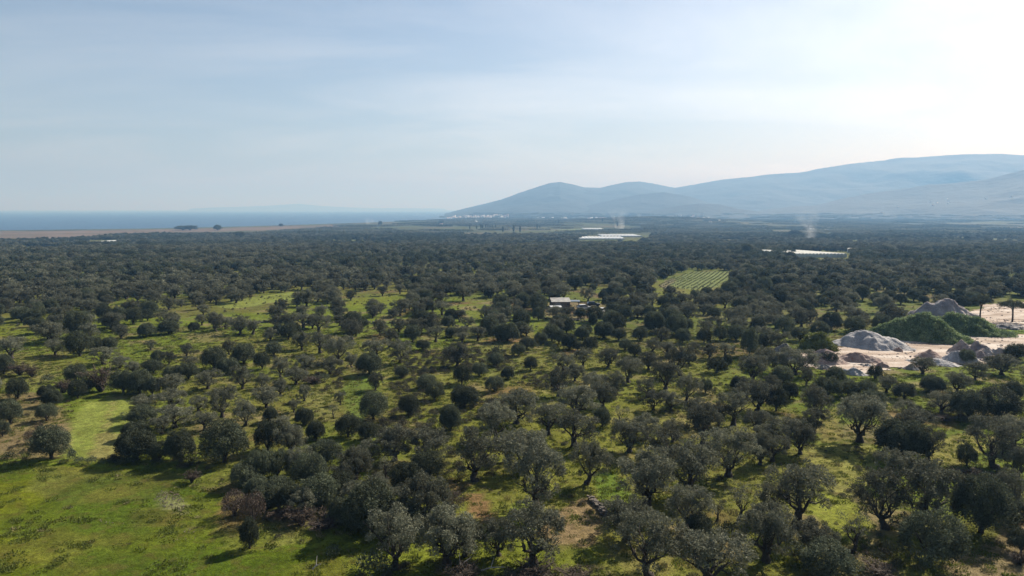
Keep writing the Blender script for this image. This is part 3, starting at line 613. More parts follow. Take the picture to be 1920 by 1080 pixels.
for i in range(len(P)):
    d_ = kn[i] + (u[i] - .5) * .5 + (.10 if py[i] < 555 else 0) + (.08 if px[i] > 1050 else 0)
    kd = 'd' if d_ > .62 else 'o'; s = .72 + .55 * rr.random()
    if kd == 'o': wm, hm = 4.5 * s, 4.3 * s * (.85 + .3 * rr.random())
    else: wm, hm = 4.2 * s, 4.0 * s * (.85 + .35 * rr.random())
    wm *= .85; hm *= .92
    if px[i] < 700 and py[i] > 575: wm *= .88; hm *= .88
    if -8 < px[i] < 1928 and py[i] > 642: wm *= .6; hm *= .55; kd = 's' if rr.random() < .5 else 'd'
    PLACED.append([P[i, 0], P[i, 1], float(Z[i]), wm, hm, kd, px[i], py[i], False])

# ------------------------------------------------------------------ which ones become things of their own
def shown(t): return t[4] * t[3] / (t[0] ** 2 + t[1] ** 2) if -25 < t[6] < 1945 and t[7] < 1110 else 0
NAMES = {'o': ('olive_tree', 'olive tree'), 't': ('olive_tree', 'olive tree'), 'd': ('evergreen_tree', 'bushy tree'), 'r': ('russet_bush', 'bush'), 'b': ('bare_bush', 'bare bush'), 's': ('low_shrub', 'shrub')}
LIMIT = {'olive_tree': 300, 'evergreen_tree': 298, 'russet_bush': 50, 'bare_bush': 60, 'low_shrub': 120}
by = {}
for i, t in enumerate(PLACED): by.setdefault(NAMES[t[5]][0], []).append(i)
single = set()
for nm, L_ in by.items():
    L_ = [i for i in L_ if shown(PLACED[i]) > 0]; L_.sort(key=lambda i: (-PLACED[i][8], -shown(PLACED[i]))); single |= set(L_[:LIMIT[nm]])

ORD = ['', 'first', 'second', 'third', 'fourth', 'fifth', 'sixth', 'seventh', 'eighth', 'ninth', 'tenth', 'eleventh', 'twelfth', 'thirteenth', 'fourteenth', 'fifteenth', 'sixteenth', 'seventeenth', 'eighteenth', 'nineteenth', 'twentieth',
       'twenty-first', 'twenty-second', 'twenty-third', 'twenty-fourth', 'twenty-fifth', 'twenty-sixth', 'twenty-seventh', 'twenty-eighth', 'twenty-ninth', 'thirtieth']
ORD += ['thirty-' + k for k in ORD[1:10]] + ['fortieth'] + ['forty-' + k for k in ORD[1:10]] + ['fiftieth'] + ['fifty-' + k for k in ORD[1:10]] + ['sixtieth'] + ['sixty-' + k for k in ORD[1:10]]
LEVELS = [(1045, "along the photo's bottom edge"), (1000, 'level with the ivy-clad stump by the meadow'), (955, 'level with the dry stone wall'), (915, "level with the meadow's pale patch"), (885, "just below the meadow's far edge"),
          (862, "level with the meadow's far edge"), (835, "level with the mown strip's near end"), (808, 'level with the middle of the mown strip'), (780, 'level with the upper mown strip'), (750, "level with the mown strip's far end"),
          (730, 'level with the purplish bare tree'), (710, "below the quarry yard's near edge"), (690, "level with the quarry yard's near edge"), (672, 'level with the cone of gravel'), (655, 'level with the reddish spoil heap'), (640, 'level with the grey gravel heap'),
          (625, "level with the green mounds' foot"), (610, "level with the green mounds' middle"), (596, "level with the green mounds' top"), (582, 'just below the farm shed'), (570, 'level with the farm shed'), (0, 'beyond the farm shed')]
def level(py):
    for lo, s in LEVELS:
        if py >= lo: return s
def looks(t):
    wm, hm, k = t[3], t[4], t[5]
    if k == 'o': return ('large spreading' if wm > 6 else 'small' if wm < 4.0 else 'tall' if hm > 1.05 * wm else 'broad') + ' grey-green'
    if k == 't': return 'sparse thin-crowned'
    if k == 'd': return ('large dark' if wm > 6 else 'small dark' if wm < 3.4 else 'tall dark' if hm > 1.1 * wm else 'dark round')
    if k == 'r': return 'russet brown'
    if k == 'b': return 'twiggy brown' if hm > 1.6 else 'low brown twiggy'
    return 'low dark' if wm > 1.6 else 'tiny dark'
HERO = {(1005, 953): 'large olive with forking bare limbs showing through its open crown, above the bottom-most row', (1612, 829): 'round olive alone on yellow grass with its shadow pooled below it',
        (1100, 908): 'dense round-headed olive at the upper end of the dry stone wall', (890, 902): 'broad olive on a stout dark trunk beside the bare reddish soil patch', (1597, 1036): 'small half-bare olive with a split V-shaped trunk on bright grass',
        (97, 866): "tall dark bushy tree standing alone at the meadow's far edge", (257, 870): "pale-topped dense bushy tree where the mown strip meets the meadow", (440, 975): "russet brown bush at the meadow's edge, uppermost of three in a column",
        (476, 987): "purplish russet bush at the meadow's edge, middle of three in a column", (469, 1034): "narrow ivy-dark stump tree in the meadow, lowest of three in a column", (190, 738): 'tall bare tree with purplish twigs behind the mown strip',
        (995, 696): 'small ball-shaped dark tree alone on the open grass', (858, 687): 'umbrella-shaped olive on one straight trunk amid scrub', (1490, 702): 'umbrella-shaped olive just below the reddish spoil heap',
        (1385, 978): 'thin-crowned olive leaning on one long curved trunk', (700, 792): 'big dense round bush on open grass, largest of those round about', (1743, 1070): 'very large dark bushy tree casting a wide shadow beside dry tan ground',
        (1494, 986): 'tall olive on a thick hollowed trunk left of the yellow-green clearing', (1318, 833): 'olive with a long curving trunk over orange soil', (1217, 1082): "largest olive along the photo's bottom edge, below the stone wall"}
rows = {}
for i in single:
    t = PLACED[i]; key = (NAMES[t[5]][1], level(t[7])); rows.setdefault(key, []).append(i)
LABEL = {}
for (kn_, lv), L_ in rows.items():
    L_.sort(key=lambda i: PLACED[i][6]); n = len(L_)
    for k, i in enumerate(L_):
        t = PLACED[i]; h = HERO.get((int(t[6]), int(t[7]))) if t[8] else None
        if h: LABEL[i] = h; continue
        if n == 1: pl = 'the only one'
        elif k < (n + 1) // 2: pl = (ORD[k + 1] + ' from the left') if k else 'leftmost'
        else: pl = (ORD[n - k] + ' from the right') if k < n - 1 else 'rightmost'
        LABEL[i] = f"{looks(t)} {kn_}, {pl} {lv}"

GROUPS = {'olive_tree': 'olive trees of the grove', 'evergreen_tree': 'dark bushy trees among the olives', 'russet_bush': 'russet bushes', 'bare_bush': 'bare twiggy bushes', 'low_shrub': 'low shrubs between the trees'}
CAT = {'olive_tree': 'olive tree', 'evergreen_tree': 'tree', 'russet_bush': 'bush', 'bare_bush': 'bush', 'low_shrub': 'shrub'}
rest = {k: [] for k in 'otdrbs'}
for i, t in enumerate(PLACED):
    x, y, z, wm, hm, kd = t[:6]
    if i not in single: rest[kd].append(t); continue
    pr = PROTO[kd]; tr, cr_, w0, h0 = pr[rr.integers(len(pr))]; nm = NAMES[kd][0]; rz = rr.random() * 6.283
    s = (wm / w0, wm / w0, hm / h0)
    if tr is None:
        o = obj(nm, cr_, None, None, (x, y, z))
    else:
        o = empty(nm, (x, y, z)); a = obj('trunk', tr, None, o); b = obj('crown', cr_, None, o)
    o.rotation_euler = (0, 0, rz); o.scale = s
    tag(o, LABEL[i], CAT[nm], GROUPS[nm])

# ------------------------------------------------------------------ mass of further trees, scrub and grass
def scatter(name, protos, X, S, RZ, VAR):
    """one object: copies of the meshes in protos on points X (n,3), scale S (n,3), turn RZ, index VAR"""
    me = bpy.data.meshes.new(name); me.vertices.add(len(X)); me.vertices.foreach_set('co', np.asarray(X, np.float32).ravel())
    a = me.attributes.new('scl', 'FLOAT_VECTOR', 'POINT'); a.data.foreach_set('vector', np.asarray(S, np.float32).ravel())
    a = me.attributes.new('turn', 'FLOAT', 'POINT'); a.data.foreach_set('value', np.asarray(RZ, np.float32))
    a = me.attributes.new('pick', 'INT', 'POINT'); a.data.foreach_set('value', np.asarray(VAR, np.int32))
    o = bpy.data.objects.new(name, me); COL.objects.link(o)
    g = bpy.data.node_groups.new(name, 'GeometryNodeTree'); g.interface.new_socket('Geometry', in_out='INPUT', socket_type='NodeSocketGeometry'); g.interface.new_socket('Geometry', in_out='OUTPUT', socket_type='NodeSocketGeometry')
    N = g.nodes.new; L = g.links.new; gi = N('NodeGroupInput'); go = N('NodeGroupOutput'); jn = N('GeometryNodeJoinGeometry')
    for p in reversed(protos):
        src = bpy.data.objects.new(name + '_source', p); oi = N('GeometryNodeObjectInfo'); oi.inputs['Object'].default_value = src; oi.inputs['As Instance'].default_value = False
        ti = N('GeometryNodeGeometryToInstance'); L(oi.outputs['Geometry'], ti.inputs[0]); L(ti.outputs[0], jn.inputs[0])
    ip = N('GeometryNodeInstanceOnPoints'); L(gi.outputs[0], ip.inputs['Points']); L(jn.outputs[0], ip.inputs['Instance']); ip.inputs['Pick Instance'].default_value = True
    def at(nm, ty):
        q = N('GeometryNodeInputNamedAttribute'); q.data_type = ty; q.inputs[0].default_value = nm
        return [s for s in q.outputs if s.enabled][0]
    L(at('pick', 'INT'), ip.inputs['Instance Index']); L(at('scl', 'FLOAT_VECTOR'), ip.inputs['Scale'])
    c = N('ShaderNodeCombineXYZ'); L(at('turn', 'FLOAT'), c.inputs[2]); L(c.outputs[0], ip.inputs['Rotation'])
    L(ip.outputs[0], go.inputs[0]); m = o.modifiers.new('scatter', 'NODES'); m.node_group = g
    return tag(o, kind='stuff')
def joined(tr, cr_):
    """trunk + crown in one mesh for the mass"""
    V1 = np.empty(len(tr.vertices) * 3, np.float32); tr.vertices.foreach_get('co', V1); F1 = [tuple(p.vertices) for p in tr.polygons]
    V2 = np.empty(len(cr_.vertices) * 3, np.float32); cr_.vertices.foreach_get('co', V2)
    F2 = np.arange(len(cr_.vertices)).reshape(-1, 4) + len(V1) // 3
    me = mesh_np('mass_tree', np.vstack([V1.reshape(-1, 3), V2.reshape(-1, 3)]), np.vstack([np.array(F1), F2]))
    me.materials.append(tr.materials[0]); me.materials.append(cr_.materials[0])
    mi = np.zeros(len(me.polygons), np.int32); mi[len(F1):] = 1; me.polygons.foreach_set('material_index', mi); return me
# lighter copies of the same trees for the far mass
FAR = []
for k in range(5):
    t, c = olive_mesh('far_olive', 5.2, 4.8, nc=36, npl=42, lobes=4, L=.55, W=.24, cr=(.5, .95)); setm(t, M['bark']); setm(c, M['olive']); FAR.append((joined(t, c), *size(c)))
for k in range(4):
    t, c = dense_mesh('far_dense', 4.6, 4.1, 46, 36, .5, .24, (.45, .8)); setm(t, M['bark']); setm(c, M['dense']); FAR.append((joined(t, c), *size(c)))
NEARM = [(joined(a, b), w0, h0) for a, b, w0, h0 in PROTO['o'][:3] + PROTO['o'][8:10] + PROTO['d'][:3]]
# canopy patches for the plain beyond
def patch(seed, size=64, n=62):
    r = np.random.default_rng(seed); Vs = []; Fs = []; off = 0
    g = int(math.sqrt(n)); st = size / g
    for i in range(g):
        for j in range(g):
            if r.random() < .14: continue
            x = (i + .5 + r.normal() * .2) * st - size / 2; y = (j + .5 + r.normal() * .2) * st - size / 2; wd = (2.6 + 1.5 * r.random()) ; h = 3.4 + 2.2 * r.random()
            m = 46; d = r.normal(size=(m, 3)); d[:, 2] = np.abs(d[:, 2]) * .9 - .1; d /= np.linalg.norm(d, axis=1, keepdims=True)
            Pp = np.array([x, y, h * .45]) + d * np.array([wd, wd, h * .5]) * (.75 + .3 * r.random((m, 1)))
            V, Fq = leaves(Pp, d + r.normal(size=(m, 3)) * .6, 1.5 * (.6 + .8 * r.random(m)), 1.1 * (.6 + .6 * r.random(m))); Vs.append(V); Fs.append(Fq + off); off += len(V)
    return mesh_np('canopy_patch', np.vstack(Vs), np.vstack(Fs))
PATCH = [setm(patch(k), M['dense'] if k % 2 else M['olive']) for k in range(5)]

X, S, RZ, VA = [], [], [], []
srcs = [a for a, _, _ in NEARM] + [a for a, _, _ in FAR] + PATCH
nN, nF = len(NEARM), len(FAR)
def put(x, y, z, wm, hm, kd):
    if math.hypot(x, y) < 260:
        v = rr.integers(5) if kd in 'ot' else 5 + rr.integers(3); _, w0, h0 = NEARM[v]
    else:
        v = rr.integers(5) if kd in 'ot' else 5 + rr.integers(4); _, w0, h0 = FAR[v]; v += nN
    X.append((x, y, z)); S.append((wm / w0, wm / w0, hm / h0)); RZ.append(rr.random() * 6.28); VA.append(v)
for kd in 'otdrbs':
    for t in rest[kd]: put(*t[:6])
FARFIELDS = [wpoly(p) for p in [[(-80, 432), (170, 430), (420, 426), (620, 420), (650, 427), (420, 437), (230, 442), (140, 450), (-80, 456)], [(44, 463), (116, 463), (116, 473), (44, 473)], [(165, 450), (222, 450), (222, 459), (165, 459)],
             [(1020, 433), (1100, 425), (1140, 425), (1140, 433), (1060, 434)], [(1062, 457), (1120, 438), (1222, 437), (1216, 452), (1150, 457)], [(1405, 476), (1455, 475), (1458, 492), (1405, 492)], [(1462, 482), (1490, 480), (1490, 492), (1462, 494)]] + [PAINT[41][0]]]
P, Z, px, py = gen(620, 1480, 7.0, 21)
ok = allowed(P, NO_W + FARFIELDS) & (px > -160) & (px < 2080)
_u = P[:, 0] * .97 + P[:, 1] * .25; _v = P[:, 1] * .97 - P[:, 0] * .25; hc = _hash(np.floor((_u + 25 * vn(_v, _u, 300, 3)) / 95), np.floor(_v / 150), 9); pb = np.where(((hc > .72) & (P[:, 1] > 950)), .12, .92) - .45 * (fbm(P[:, 0], P[:, 1], 110, 93, 3) > .6); ok &= rr.random(len(P)) < pb
ok &= (np.interp(P[:, 0], CX, CY) - P[:, 1] > 120)
P, Z = P[ok], Z[ok]; kn = fbm(P[:, 0], P[:, 1], 150, 95, 3)
for i in range(len(P)):
    s = .8 + .5 * rr.random(); put(P[i, 0], P[i, 1], float(Z[i]), 5.3 * s, 4.6 * s * (.8 + .4 * rr.random()), 'd' if kn[i] + rr.random() * .4 > .7 else 'o')
# plain beyond 1.45 km
step = 58; ys = np.arange(1500, 6200, step)
for yy in ys:
    for xx in np.arange(-yy * .85, yy * .85, step):
        x = xx + rr.normal() * 12; y = yy + rr.normal() * 12; n_ = float(fbm(x, y, 300, 97, 3)) + .12 * float(_hash(np.array(math.floor(x / 95)), np.array(math.floor(y / 150)), 9))
        if np.interp(x, CX, CY) - y < 170 or n_ > (.58 if x < -.12 * y else .66) or hillz(x, y) > 30: continue
        pp = np.array([[x, y]])
        if not allowed(pp, FARFIELDS)[0]: continue
        X.append((x, y, landz(x, y) - .3)); q = .8 + .4 * rr.random(); S.append((q, q, .7 + .6 * rr.random())); RZ.append(rr.random() * 6.28); VA.append(nN + nF + rr.integers(len(PATCH)))
scatter('olive_grove', srcs, X, S, RZ, VA)

# scrub between the trees
SC_W = [wpoly(p) for p in [[(730, 660), (950, 655), (960, 700), (820, 700), (760, 720), (745, 700)], [(700, 800), (740, 760), (830, 770), (960, 740), (960, 790), (840, 800), (830, 830), (720, 830)], [(730, 720), (800, 715), (800, 760), (740, 750)],
        [(560, 700), (640, 700), (640, 730), (580, 735)], [(630, 890), (720, 885), (700, 920), (630, 920)], [(830, 850), (870, 850), (870, 930), (820, 900)], [(1700, 755), (1800, 760), (1820, 800), (1700, 790)], [(1750, 880), (1880, 880), (1880, 905), (1750, 905)],
        [(1620, 1000), (1700, 1000), (1690, 1100), (1600, 1100)], [(650, 1060), (1130, 1070), (1130, 1110), (640, 1110)], [(1060, 700), (1000, 700), (960, 720), (1040, 740)], [(130, 855), (400, 862), (400, 882), (130, 876)], [(640, 930), (700, 930), (660, 980), (640, 970)]]]
P, Z, px, py = gen(48, 300, 1.25, 31)
P = P + rr.normal(size=P.shape) * .6
n_ = fbm(P[:, 0], P[:, 1], 8, 101, 3); ok = allowed(P, [w_ for k, w_ in enumerate(NO_W) if k < 4]) & (px > -120) & (px < 2040)
ins = np.zeros(len(P), bool)
for p in SC_W: ins |= inpoly(P[:, 0], P[:, 1], p)
ok &= (rr.random(len(P)) < np.where(ins, .75, np.where(n_ > .60, .22, .035)))
P = P[ok]; ins = ins[ok]; n = len(P); Z = terrain(P[:, 0], P[:, 1])
scr = [setm(m_.copy(), M['scrub']) for m_ in SHR] + [setm(shrub_mesh('scrub', 1.5, .7, 12, 60), M['dry'])]
q = np.where(ins, .35 + .45 * rr.random(n), .2 + .35 * rr.random(n) ** 2)
scatter('scrub', scr, np.column_stack([P, Z - .03]), np.column_stack([q, q, q * (.7 + .5 * rr.random(n))]), rr.random(n) * 6.28, rr.choice(4, n, p=[.3, .3, .25, .15]))

# tufts of grass and weeds
def tuft(n, wd, h, W=.05):
    a = rr.random(n) * 6.28; r = np.sqrt(rr.random(n)) * wd / 2; Pp = np.column_stack([r * np.cos(a), r * np.sin(a), np.zeros(n)])
    D = rr.normal(size=(n, 3)) * .55 + (0, 0, 1); V, Fq = leaves(Pp, D, h * (.5 + rr.random(n) * .8), W * (.6 + rr.random(n))); return mesh_np('tuft', V, Fq)
M['grass'] = mat('grass_blade', (.12, .18, .02), .8, .3, .12, base2=(.18, .19, .03), island=.3, objrand=.25, transl=.35)
M['straw'] = mat('straw', (.27, .24, .10), .85, .2, .5, island=.3, objrand=.2, transl=.2)
tf = [setm(tuft(70, .8, .16), M['grass']), setm(tuft(45, .6, .24), M['grass']), setm(tuft(70, 1.1, .12, .07), M['grass']), setm(tuft(40, .6, .22), M['straw'])]
P, Z, px, py = gen(50, 175, .66, 41)
P = P + rr.normal(size=P.shape) * .35
n_ = fbm(P[:, 0], P[:, 1], 5, 111, 3); mead = inpoly(P[:, 0], P[:, 1], NO_W[0]); ok = allowed(P, [NO_W[1], NO_W[2], NO_W[3]]) & (px > -60) & (px < 1980)
ok &= rr.random(len(P)) < np.where(mead, .02 + .8 * sstep(.52, .68, fbm(P[:, 0], P[:, 1], 3.2, 141, 3)), .26 + .3 * (n_ > .5)); P = P[ok]; n = len(P); Z = terrain(P[:, 0], P[:, 1]); mead = mead[ok]
q = .6 + .9 * rr.random(n); scatter('grass', tf, np.column_stack([P, Z - .02]), np.column_stack([q, q, q * (.6 + .6 * rr.random(n))]), rr.random(n) * 6.28, np.where(rr.random(n) < np.where(mead, .05, .22), 3, rr.integers(0, 3, n)))

# ------------------------------------------------------------------ quarry yard: floor sheet, heaps, planted banks
def drape(name, polys_px, dz, m, res=.8):
    """a sheet that follows the terrain dz above it, one or more outlines"""
    V = []; Fq = []; ids = {}
    for pp in polys_px:
        p = wpoly(pp); xs = [q[0] for q in p]; ys = [q[1] for q in p]
        gx = np.arange(min(xs) - res, max(xs) + res, res); gy = np.arange(min(ys) - res, max(ys) + res, res * 1.6); A, B = np.meshgrid(gx, gy)
        jx = (fbm(A, B, 6, 7, 3) - .5) * 5; jy = (fbm(A, B, 6, 8, 3) - .5) * 7
        ins = inpoly(A + jx, B + jy, p); Zt = terrain(A, B) + (fbm(A, B, 2.2, 77, 2) - .5) * .16 + dz + (fbm(A, B, 5, 13, 3) - .35) * .12
        for i in range(A.shape[0] - 1):
            for j in range(A.shape[1] - 1):
                if ins[i, j]:
                    f = []
                    for a, b in ((i, j), (i, j + 1), (i + 1, j + 1), (i + 1, j)):
                        k = (id(pp), a, b)
                        if k not in ids: ids[k] = len(V); V.append((A[a, b], B[a, b], Zt[a, b]))
                        f.append(ids[k])
                    Fq.append(f)
    return tag(obj(name, mesh_np(name, V, Fq, True), m), kind='structure')
def streak_mat(name, c1, c2, c3, sc=(.5, .5, .5), rough=.95, bump=.25):
    c1, c2, c3 = [tuple(v * DIM * 1.05 for v in q) for q in (c1, c2, c3)]
    m = bpy.data.materials.new(name); m.use_nodes = True; t = m.node_tree; p = t.nodes['Principled BSDF']; N = t.nodes.new; L = t.links.new
    p.inputs['Roughness'].default_value = rough; p.inputs['Specular IOR Level'].default_value = .2
    c = N('ShaderNodeTexCoord'); mp = N('ShaderNodeMapping'); mp.inputs['Scale'].default_value = sc; L(c.outputs['Object'], mp.inputs[0])
    n = N('ShaderNodeTexNoise'); n.inputs['Scale'].default_value = 1; n.inputs['Detail'].default_value = 7; n.inputs['Distortion'].default_value = .4; L(mp.outputs[0], n.inputs['Vector'])
    r = N('ShaderNodeValToRGB'); r.color_ramp.elements[0].position = .36; r.color_ramp.elements[0].color = (*c1, 1); r.color_ramp.elements[1].position = .66; r.color_ramp.elements[1].color = (*c3, 1)
    e = r.color_ramp.elements.new(.5); e.color = (*c2, 1); L(n.outputs[0], r.inputs[0])
    n2 = N('ShaderNodeTexNoise'); n2.inputs['Scale'].default_value = 3; n2.inputs['Detail'].default_value = 8; L(c.outputs['Object'], n2.inputs['Vector'])
    h = N('ShaderNodeMapRange'); h.inputs['To Min'].default_value = .6; h.inputs['To Max'].default_value = 1.4; L(n2.outputs[0], h.inputs[0]); k = N('ShaderNodeHueSaturation'); L(h.outputs[0], k.inputs['Value']); L(r.outputs[0], k.inputs['Color']); L(k.outputs[0], p.inputs['Base Color'])
    b = N('ShaderNodeBump'); b.inputs['Strength'].default_value = 1; b.inputs['Distance'].default_value = bump; L(n2.outputs[0], b.inputs['Height']); L(b.outputs[0], p.inputs['Normal']); return m
M['yard'] = streak_mat('yard_earth', (.36, .27, .2), (.56, .45, .36), (.74, .66, .57), (.09, .3, .3), bump=.12)
drape('quarry_yard', [YARD, YARD2], .07, M['yard'])
M['greyheap'] = streak_mat('grey_gravel', (.38, .375, .38), (.5, .485, .48), (.68, .65, .62), (.5, .5, .25))
M['purple'] = streak_mat('purplish_spoil', (.34, .29, .29), (.46, .4, .39), (.66, .6, .57), (.35, .35, .35), bump=.5)
M['redheap'] = streak_mat('reddish_spoil', (.34, .24, .2), (.46, .34, .29), (.56, .45, .38), (.4, .4, .4))
M['paleheap'] = streak_mat('pale_rubble', (.22, .2, .19), (.38, .35, .33), (.55, .52, .5), (.4, .8, .4), bump=.5)
M['rock'] = streak_mat('broken_rock', (.3, .25, .25), (.55, .46, .42), (.78, .69, .62), (.3, .6, .6), bump=.6)
M['soilbank'] = mat('soil_bank', (.20, .25, .10), .95, .3, .6, bump=.2)
def heap(name, x0, x1, ytop, ybase, m, label, group='spoil heaps of the quarry yard', depth=.8, rough=.25, seed=1, peak=.5, sharp=1.0, cat='gravel heap', cover=None, cmat=None, cn=0, cL=.5, ridge=1.0):
    """mound whose front foot is at photo row ybase between columns x0, x1 and whose crest shows at ytop"""
    xc = (x0 + x1) / 2; fx, fy, fz, mp_ = hit(xc, ybase); a = (x1 - x0) / 2 * mp_; b = a * depth; ux, uy = fx / math.hypot(fx, fy), fy / math.hypot(fx, fy)
    cx_, cy_ = fx + ux * b * .9, fy + uy * b * .9; d = math.hypot(cx_, cy_); dr = ray(xc, ytop); H = CAMZ + dr[2] / dr[1] * cy_ - float(terrain(cx_, cy_)); H = max(.4, H)
    o = empty(name, (cx_, cy_, float(terrain(cx_, cy_)))); n = 84; V = []; Fq = []; ang = math.atan2(-ux, uy)
    U, W_ = np.meshgrid(np.linspace(-1.1, 1.1, n), np.linspace(-1.1, 1.1, n)); r = np.sqrt(U ** 2 + W_ ** 2); th = np.arctan2(W_, U)
    rad = 1 + .16 * (vn(th * 3 + 10, th * 0, 1, seed) - .5)
    lx, ly = U * a, W_ * b; wx = cx_ + lx * math.cos(ang) - ly * math.sin(ang); wy = cy_ + lx * math.sin(ang) + ly * math.cos(ang)
    pk = 1 + .25 * np.cos((U - (peak - .5) * 1.6) * 2.2) - .25
    Us = U + (peak - .5) * .8 * (1 - U ** 2)
    crest = np.clip(1 - np.abs(U) ** 1.9, 0, 1) * (.8 + .28 * vn(Us * 2.6 + seed, U * 0, 1, seed + 2)) * (1.05 - .15 * np.abs(Us)) if sharp >= 1 else np.ones_like(U)
    wc = .25 * (vn(U * 2 + seed, U * 0, 1, seed + 4) - .5)
    prof_ = np.clip(1 - np.abs((W_ - wc) / np.sqrt(np.clip(1 - U ** 2, .02, 1))) ** 1.25, 0, 1) if sharp >= 1 else np.clip(1 - r, 0, 1)
    prof_ = prof_ * 1.15 / (1 + .15 * prof_); g = crest * prof_
    gul = (1 - np.abs(2 * vn(U * 7 + .6 * vn(W_ * 3, U * 3, 1, seed), W_ * 1.2, 1, seed + 3) - 1)) * np.sqrt(np.clip(g, 0, 1)) * (1.1 - g)
    z = H * g * (1 + rough * .75 * (fbm(wx, wy, a * .28, seed + 5, 4) - .5) * 2) - H * rough * gul * 1.0 + (fbm(wx, wy, 1.4, seed + 9, 3) - .5) * (rough + .1) * 2.0 * (g > .02)
    z = np.where((r > 1.0) | (g < .012), -.4, z) + (terrain(wx, wy) - o.location.z)
    idx_ = np.arange(n * n).reshape(n, n); Fq = np.stack([idx_[:-1, :-1], idx_[:-1, 1:], idx_[1:, 1:], idx_[1:, :-1]], -1).reshape(-1, 4)
    PT = np.stack([wx - cx_, wy - cy_, z], -1).reshape(-1, 3)
    obj('mound', mesh_np('mound', PT, Fq, True), m, o)
    if cmat is not None:
        k = rr.integers(0, n * n, cn * 4); k = k[(r.ravel()[k] < 1.0)][:cn]; C = PT[k] + rr.normal(size=(len(k), 3)) * (a / n * 1.2, b / n * 1.2, .05)
        Rr = .15 + .7 * rr.random(len(k)) ** 3; Vv, Ff = clump_cloud(C, Rr, 60, cL * .6, cL * .35, .8, .5); obj('weed_cover', mesh_np('weed_cover', Vv, Ff), cmat, o)
    tag(o, label, cat, group); return o
heap('spoil_heap', 1552, 1710, 620, 657, M['greyheap'], 'long grey gravel heap with eroded gullies, behind the tan yard floor', seed=3, depth=.55, rough=.3)
heap('weedy_bank', 1496, 1566, 626, 660, M['soilbank'], "small bank covered in yellow-green weeds at the grey gravel heap's end", seed=5, depth=.5, cmat=M['yellowweed'], cn=300, cat='weedy bank')
heap('spoil_heap', 1500, 1592, 655, 685, M['redheap'], 'reddish purple spoil heap below the yellow-green weedy bank', seed=7, depth=.6, rough=.2)
heap('spoil_heap', 1560, 1660, 661, 681, M['redheap'], 'low brown spoil heap lying in front of the grey gravel heap', seed=9, depth=.4, rough=.18)
heap('weedy_bank', 1628, 1815, 591, 641, M['soilbank'], 'large green weed-covered mound beside the dirt track, the front one', seed=11, depth=.42, rough=.3, peak=.3, cmat=M['lush'], cn=3400, cat='weedy bank')
heap('weedy_bank', 1690, 1885, 592, 628, M['soilbank'], 'long green weed-covered mound behind the front mound, with two pines beyond', seed=13, depth=.4, rough=.3, cmat=M['lush'], cn=2800, cat='weedy bank')
heap('spoil_heap', 1806, 1862, 592, 627, M['greyheap'], 'dark blue-grey gravel patch heaped at the far end of the rear green mound', seed=14, depth=.5, rough=.12)
heap('spoil_heap', 1703, 1836, 560, 597, M['purple'], 'rugged purplish heap behind the green mounds, under the forest edge', seed=17, depth=.55, rough=.4)
heap('spoil_heap', 1715, 1770, 654, 674, M['redheap'], 'small neat brown cone of gravel on the tan yard', seed=19, depth=.8, rough=.06, sharp=.8)
heap('spoil_heap', 1770, 1898, 633, 672, M['rock'], 'big jumbled heap of pale broken rock by the track', seed=23, depth=.5, rough=.6, cat='rock heap')
heap('spoil_heap', 1766, 1836, 655, 681, M['greyheap'], 'dark grey heap slumped against the pale broken rock', seed=29, depth=.6, rough=.25)
heap('spoil_heap', 1698, 1800, 671, 685, M['greyheap'], 'low flat bluish-grey heap below the brown gravel cone', seed=31, depth=.4, rough=.2)
heap('spoil_heap', 1432, 1508, 648, 676, M['paleheap'], 'pale rubble heap half hidden behind the umbrella-shaped olive', seed=37, depth=.5, rough=.35)
heap('spoil_heap', 1570, 1630, 690, 704, M['greyheap'], "small grey-white heap at the yard's near edge", seed=41, depth=.5, rough=.3)

for k_, (a_, b_, c_, d_, m_, lb_) in enumerate(((1640, 1668, 680, 690, 'redheap', 'small brown spill of earth in the middle of the tan yard'), (1672, 1692, 652, 660, 'redheap', 'little earth pile at the track beside the grey gravel heap'), (1690, 1722, 684, 694, 'paleheap', 'pale rubble spill on the near yard edge'),
        (1600, 1640, 678, 688, 'paleheap', 'flat pale rubble spread in front of the low brown heap'), (1836, 1880, 668, 680, 'rock', 'broken rock spilled below the big pale rock heap'), (1880, 1925, 650, 668, 'rock', 'broken rock pile running out of the picture by the track'), (1530, 1560, 684, 693, 'paleheap', 'pale stony pile below the reddish spoil heap'), (1855, 1925, 606, 618, 'paleheap', 'long low whitish bank beside the upper track'), (1770, 1812, 584, 594, 'paleheap', 'white gravel strip at the foot of the purplish heap'))):
    heap('spoil_heap', a_, b_, c_, d_, M[m_], lb_, seed=50 + k_ * 3, depth=.6, rough=.45)
def rock_mesh():
    d = rng.normal(size=(26, 3)); d /= np.linalg.norm(d, axis=1, keepdims=True); d *= (.7 + .3 * rng.random((26, 1))) * (1, .8, .6)
    import bmesh; bm = bmesh.new(); [bm.verts.new(v) for v in d]; bmesh.ops.convex_hull(bm, input=bm.verts); me_ = bpy.data.meshes.new('rock'); bm.to_mesh(me_); bm.free(); return me_
RK = [setm(rock_mesh(), M['rock']), setm(rock_mesh(), M['paleheap']), setm(rock_mesh(), M['redheap'])]
P, Z, px, py = gen(120, 230, 1.0, 61); P = P + rr.normal(size=P.shape) * .5; ok = inpoly(P[:, 0], P[:, 1], NO_W[2]) | inpoly(P[:, 0], P[:, 1], NO_W[3]); ok &= rr.random(len(P)) < .05 + .7 * (fbm(P[:, 0], P[:, 1], 6, 131, 3) > .58); P = P[ok]; n = len(P); q = .1 + .3 * rr.random(n) ** 3
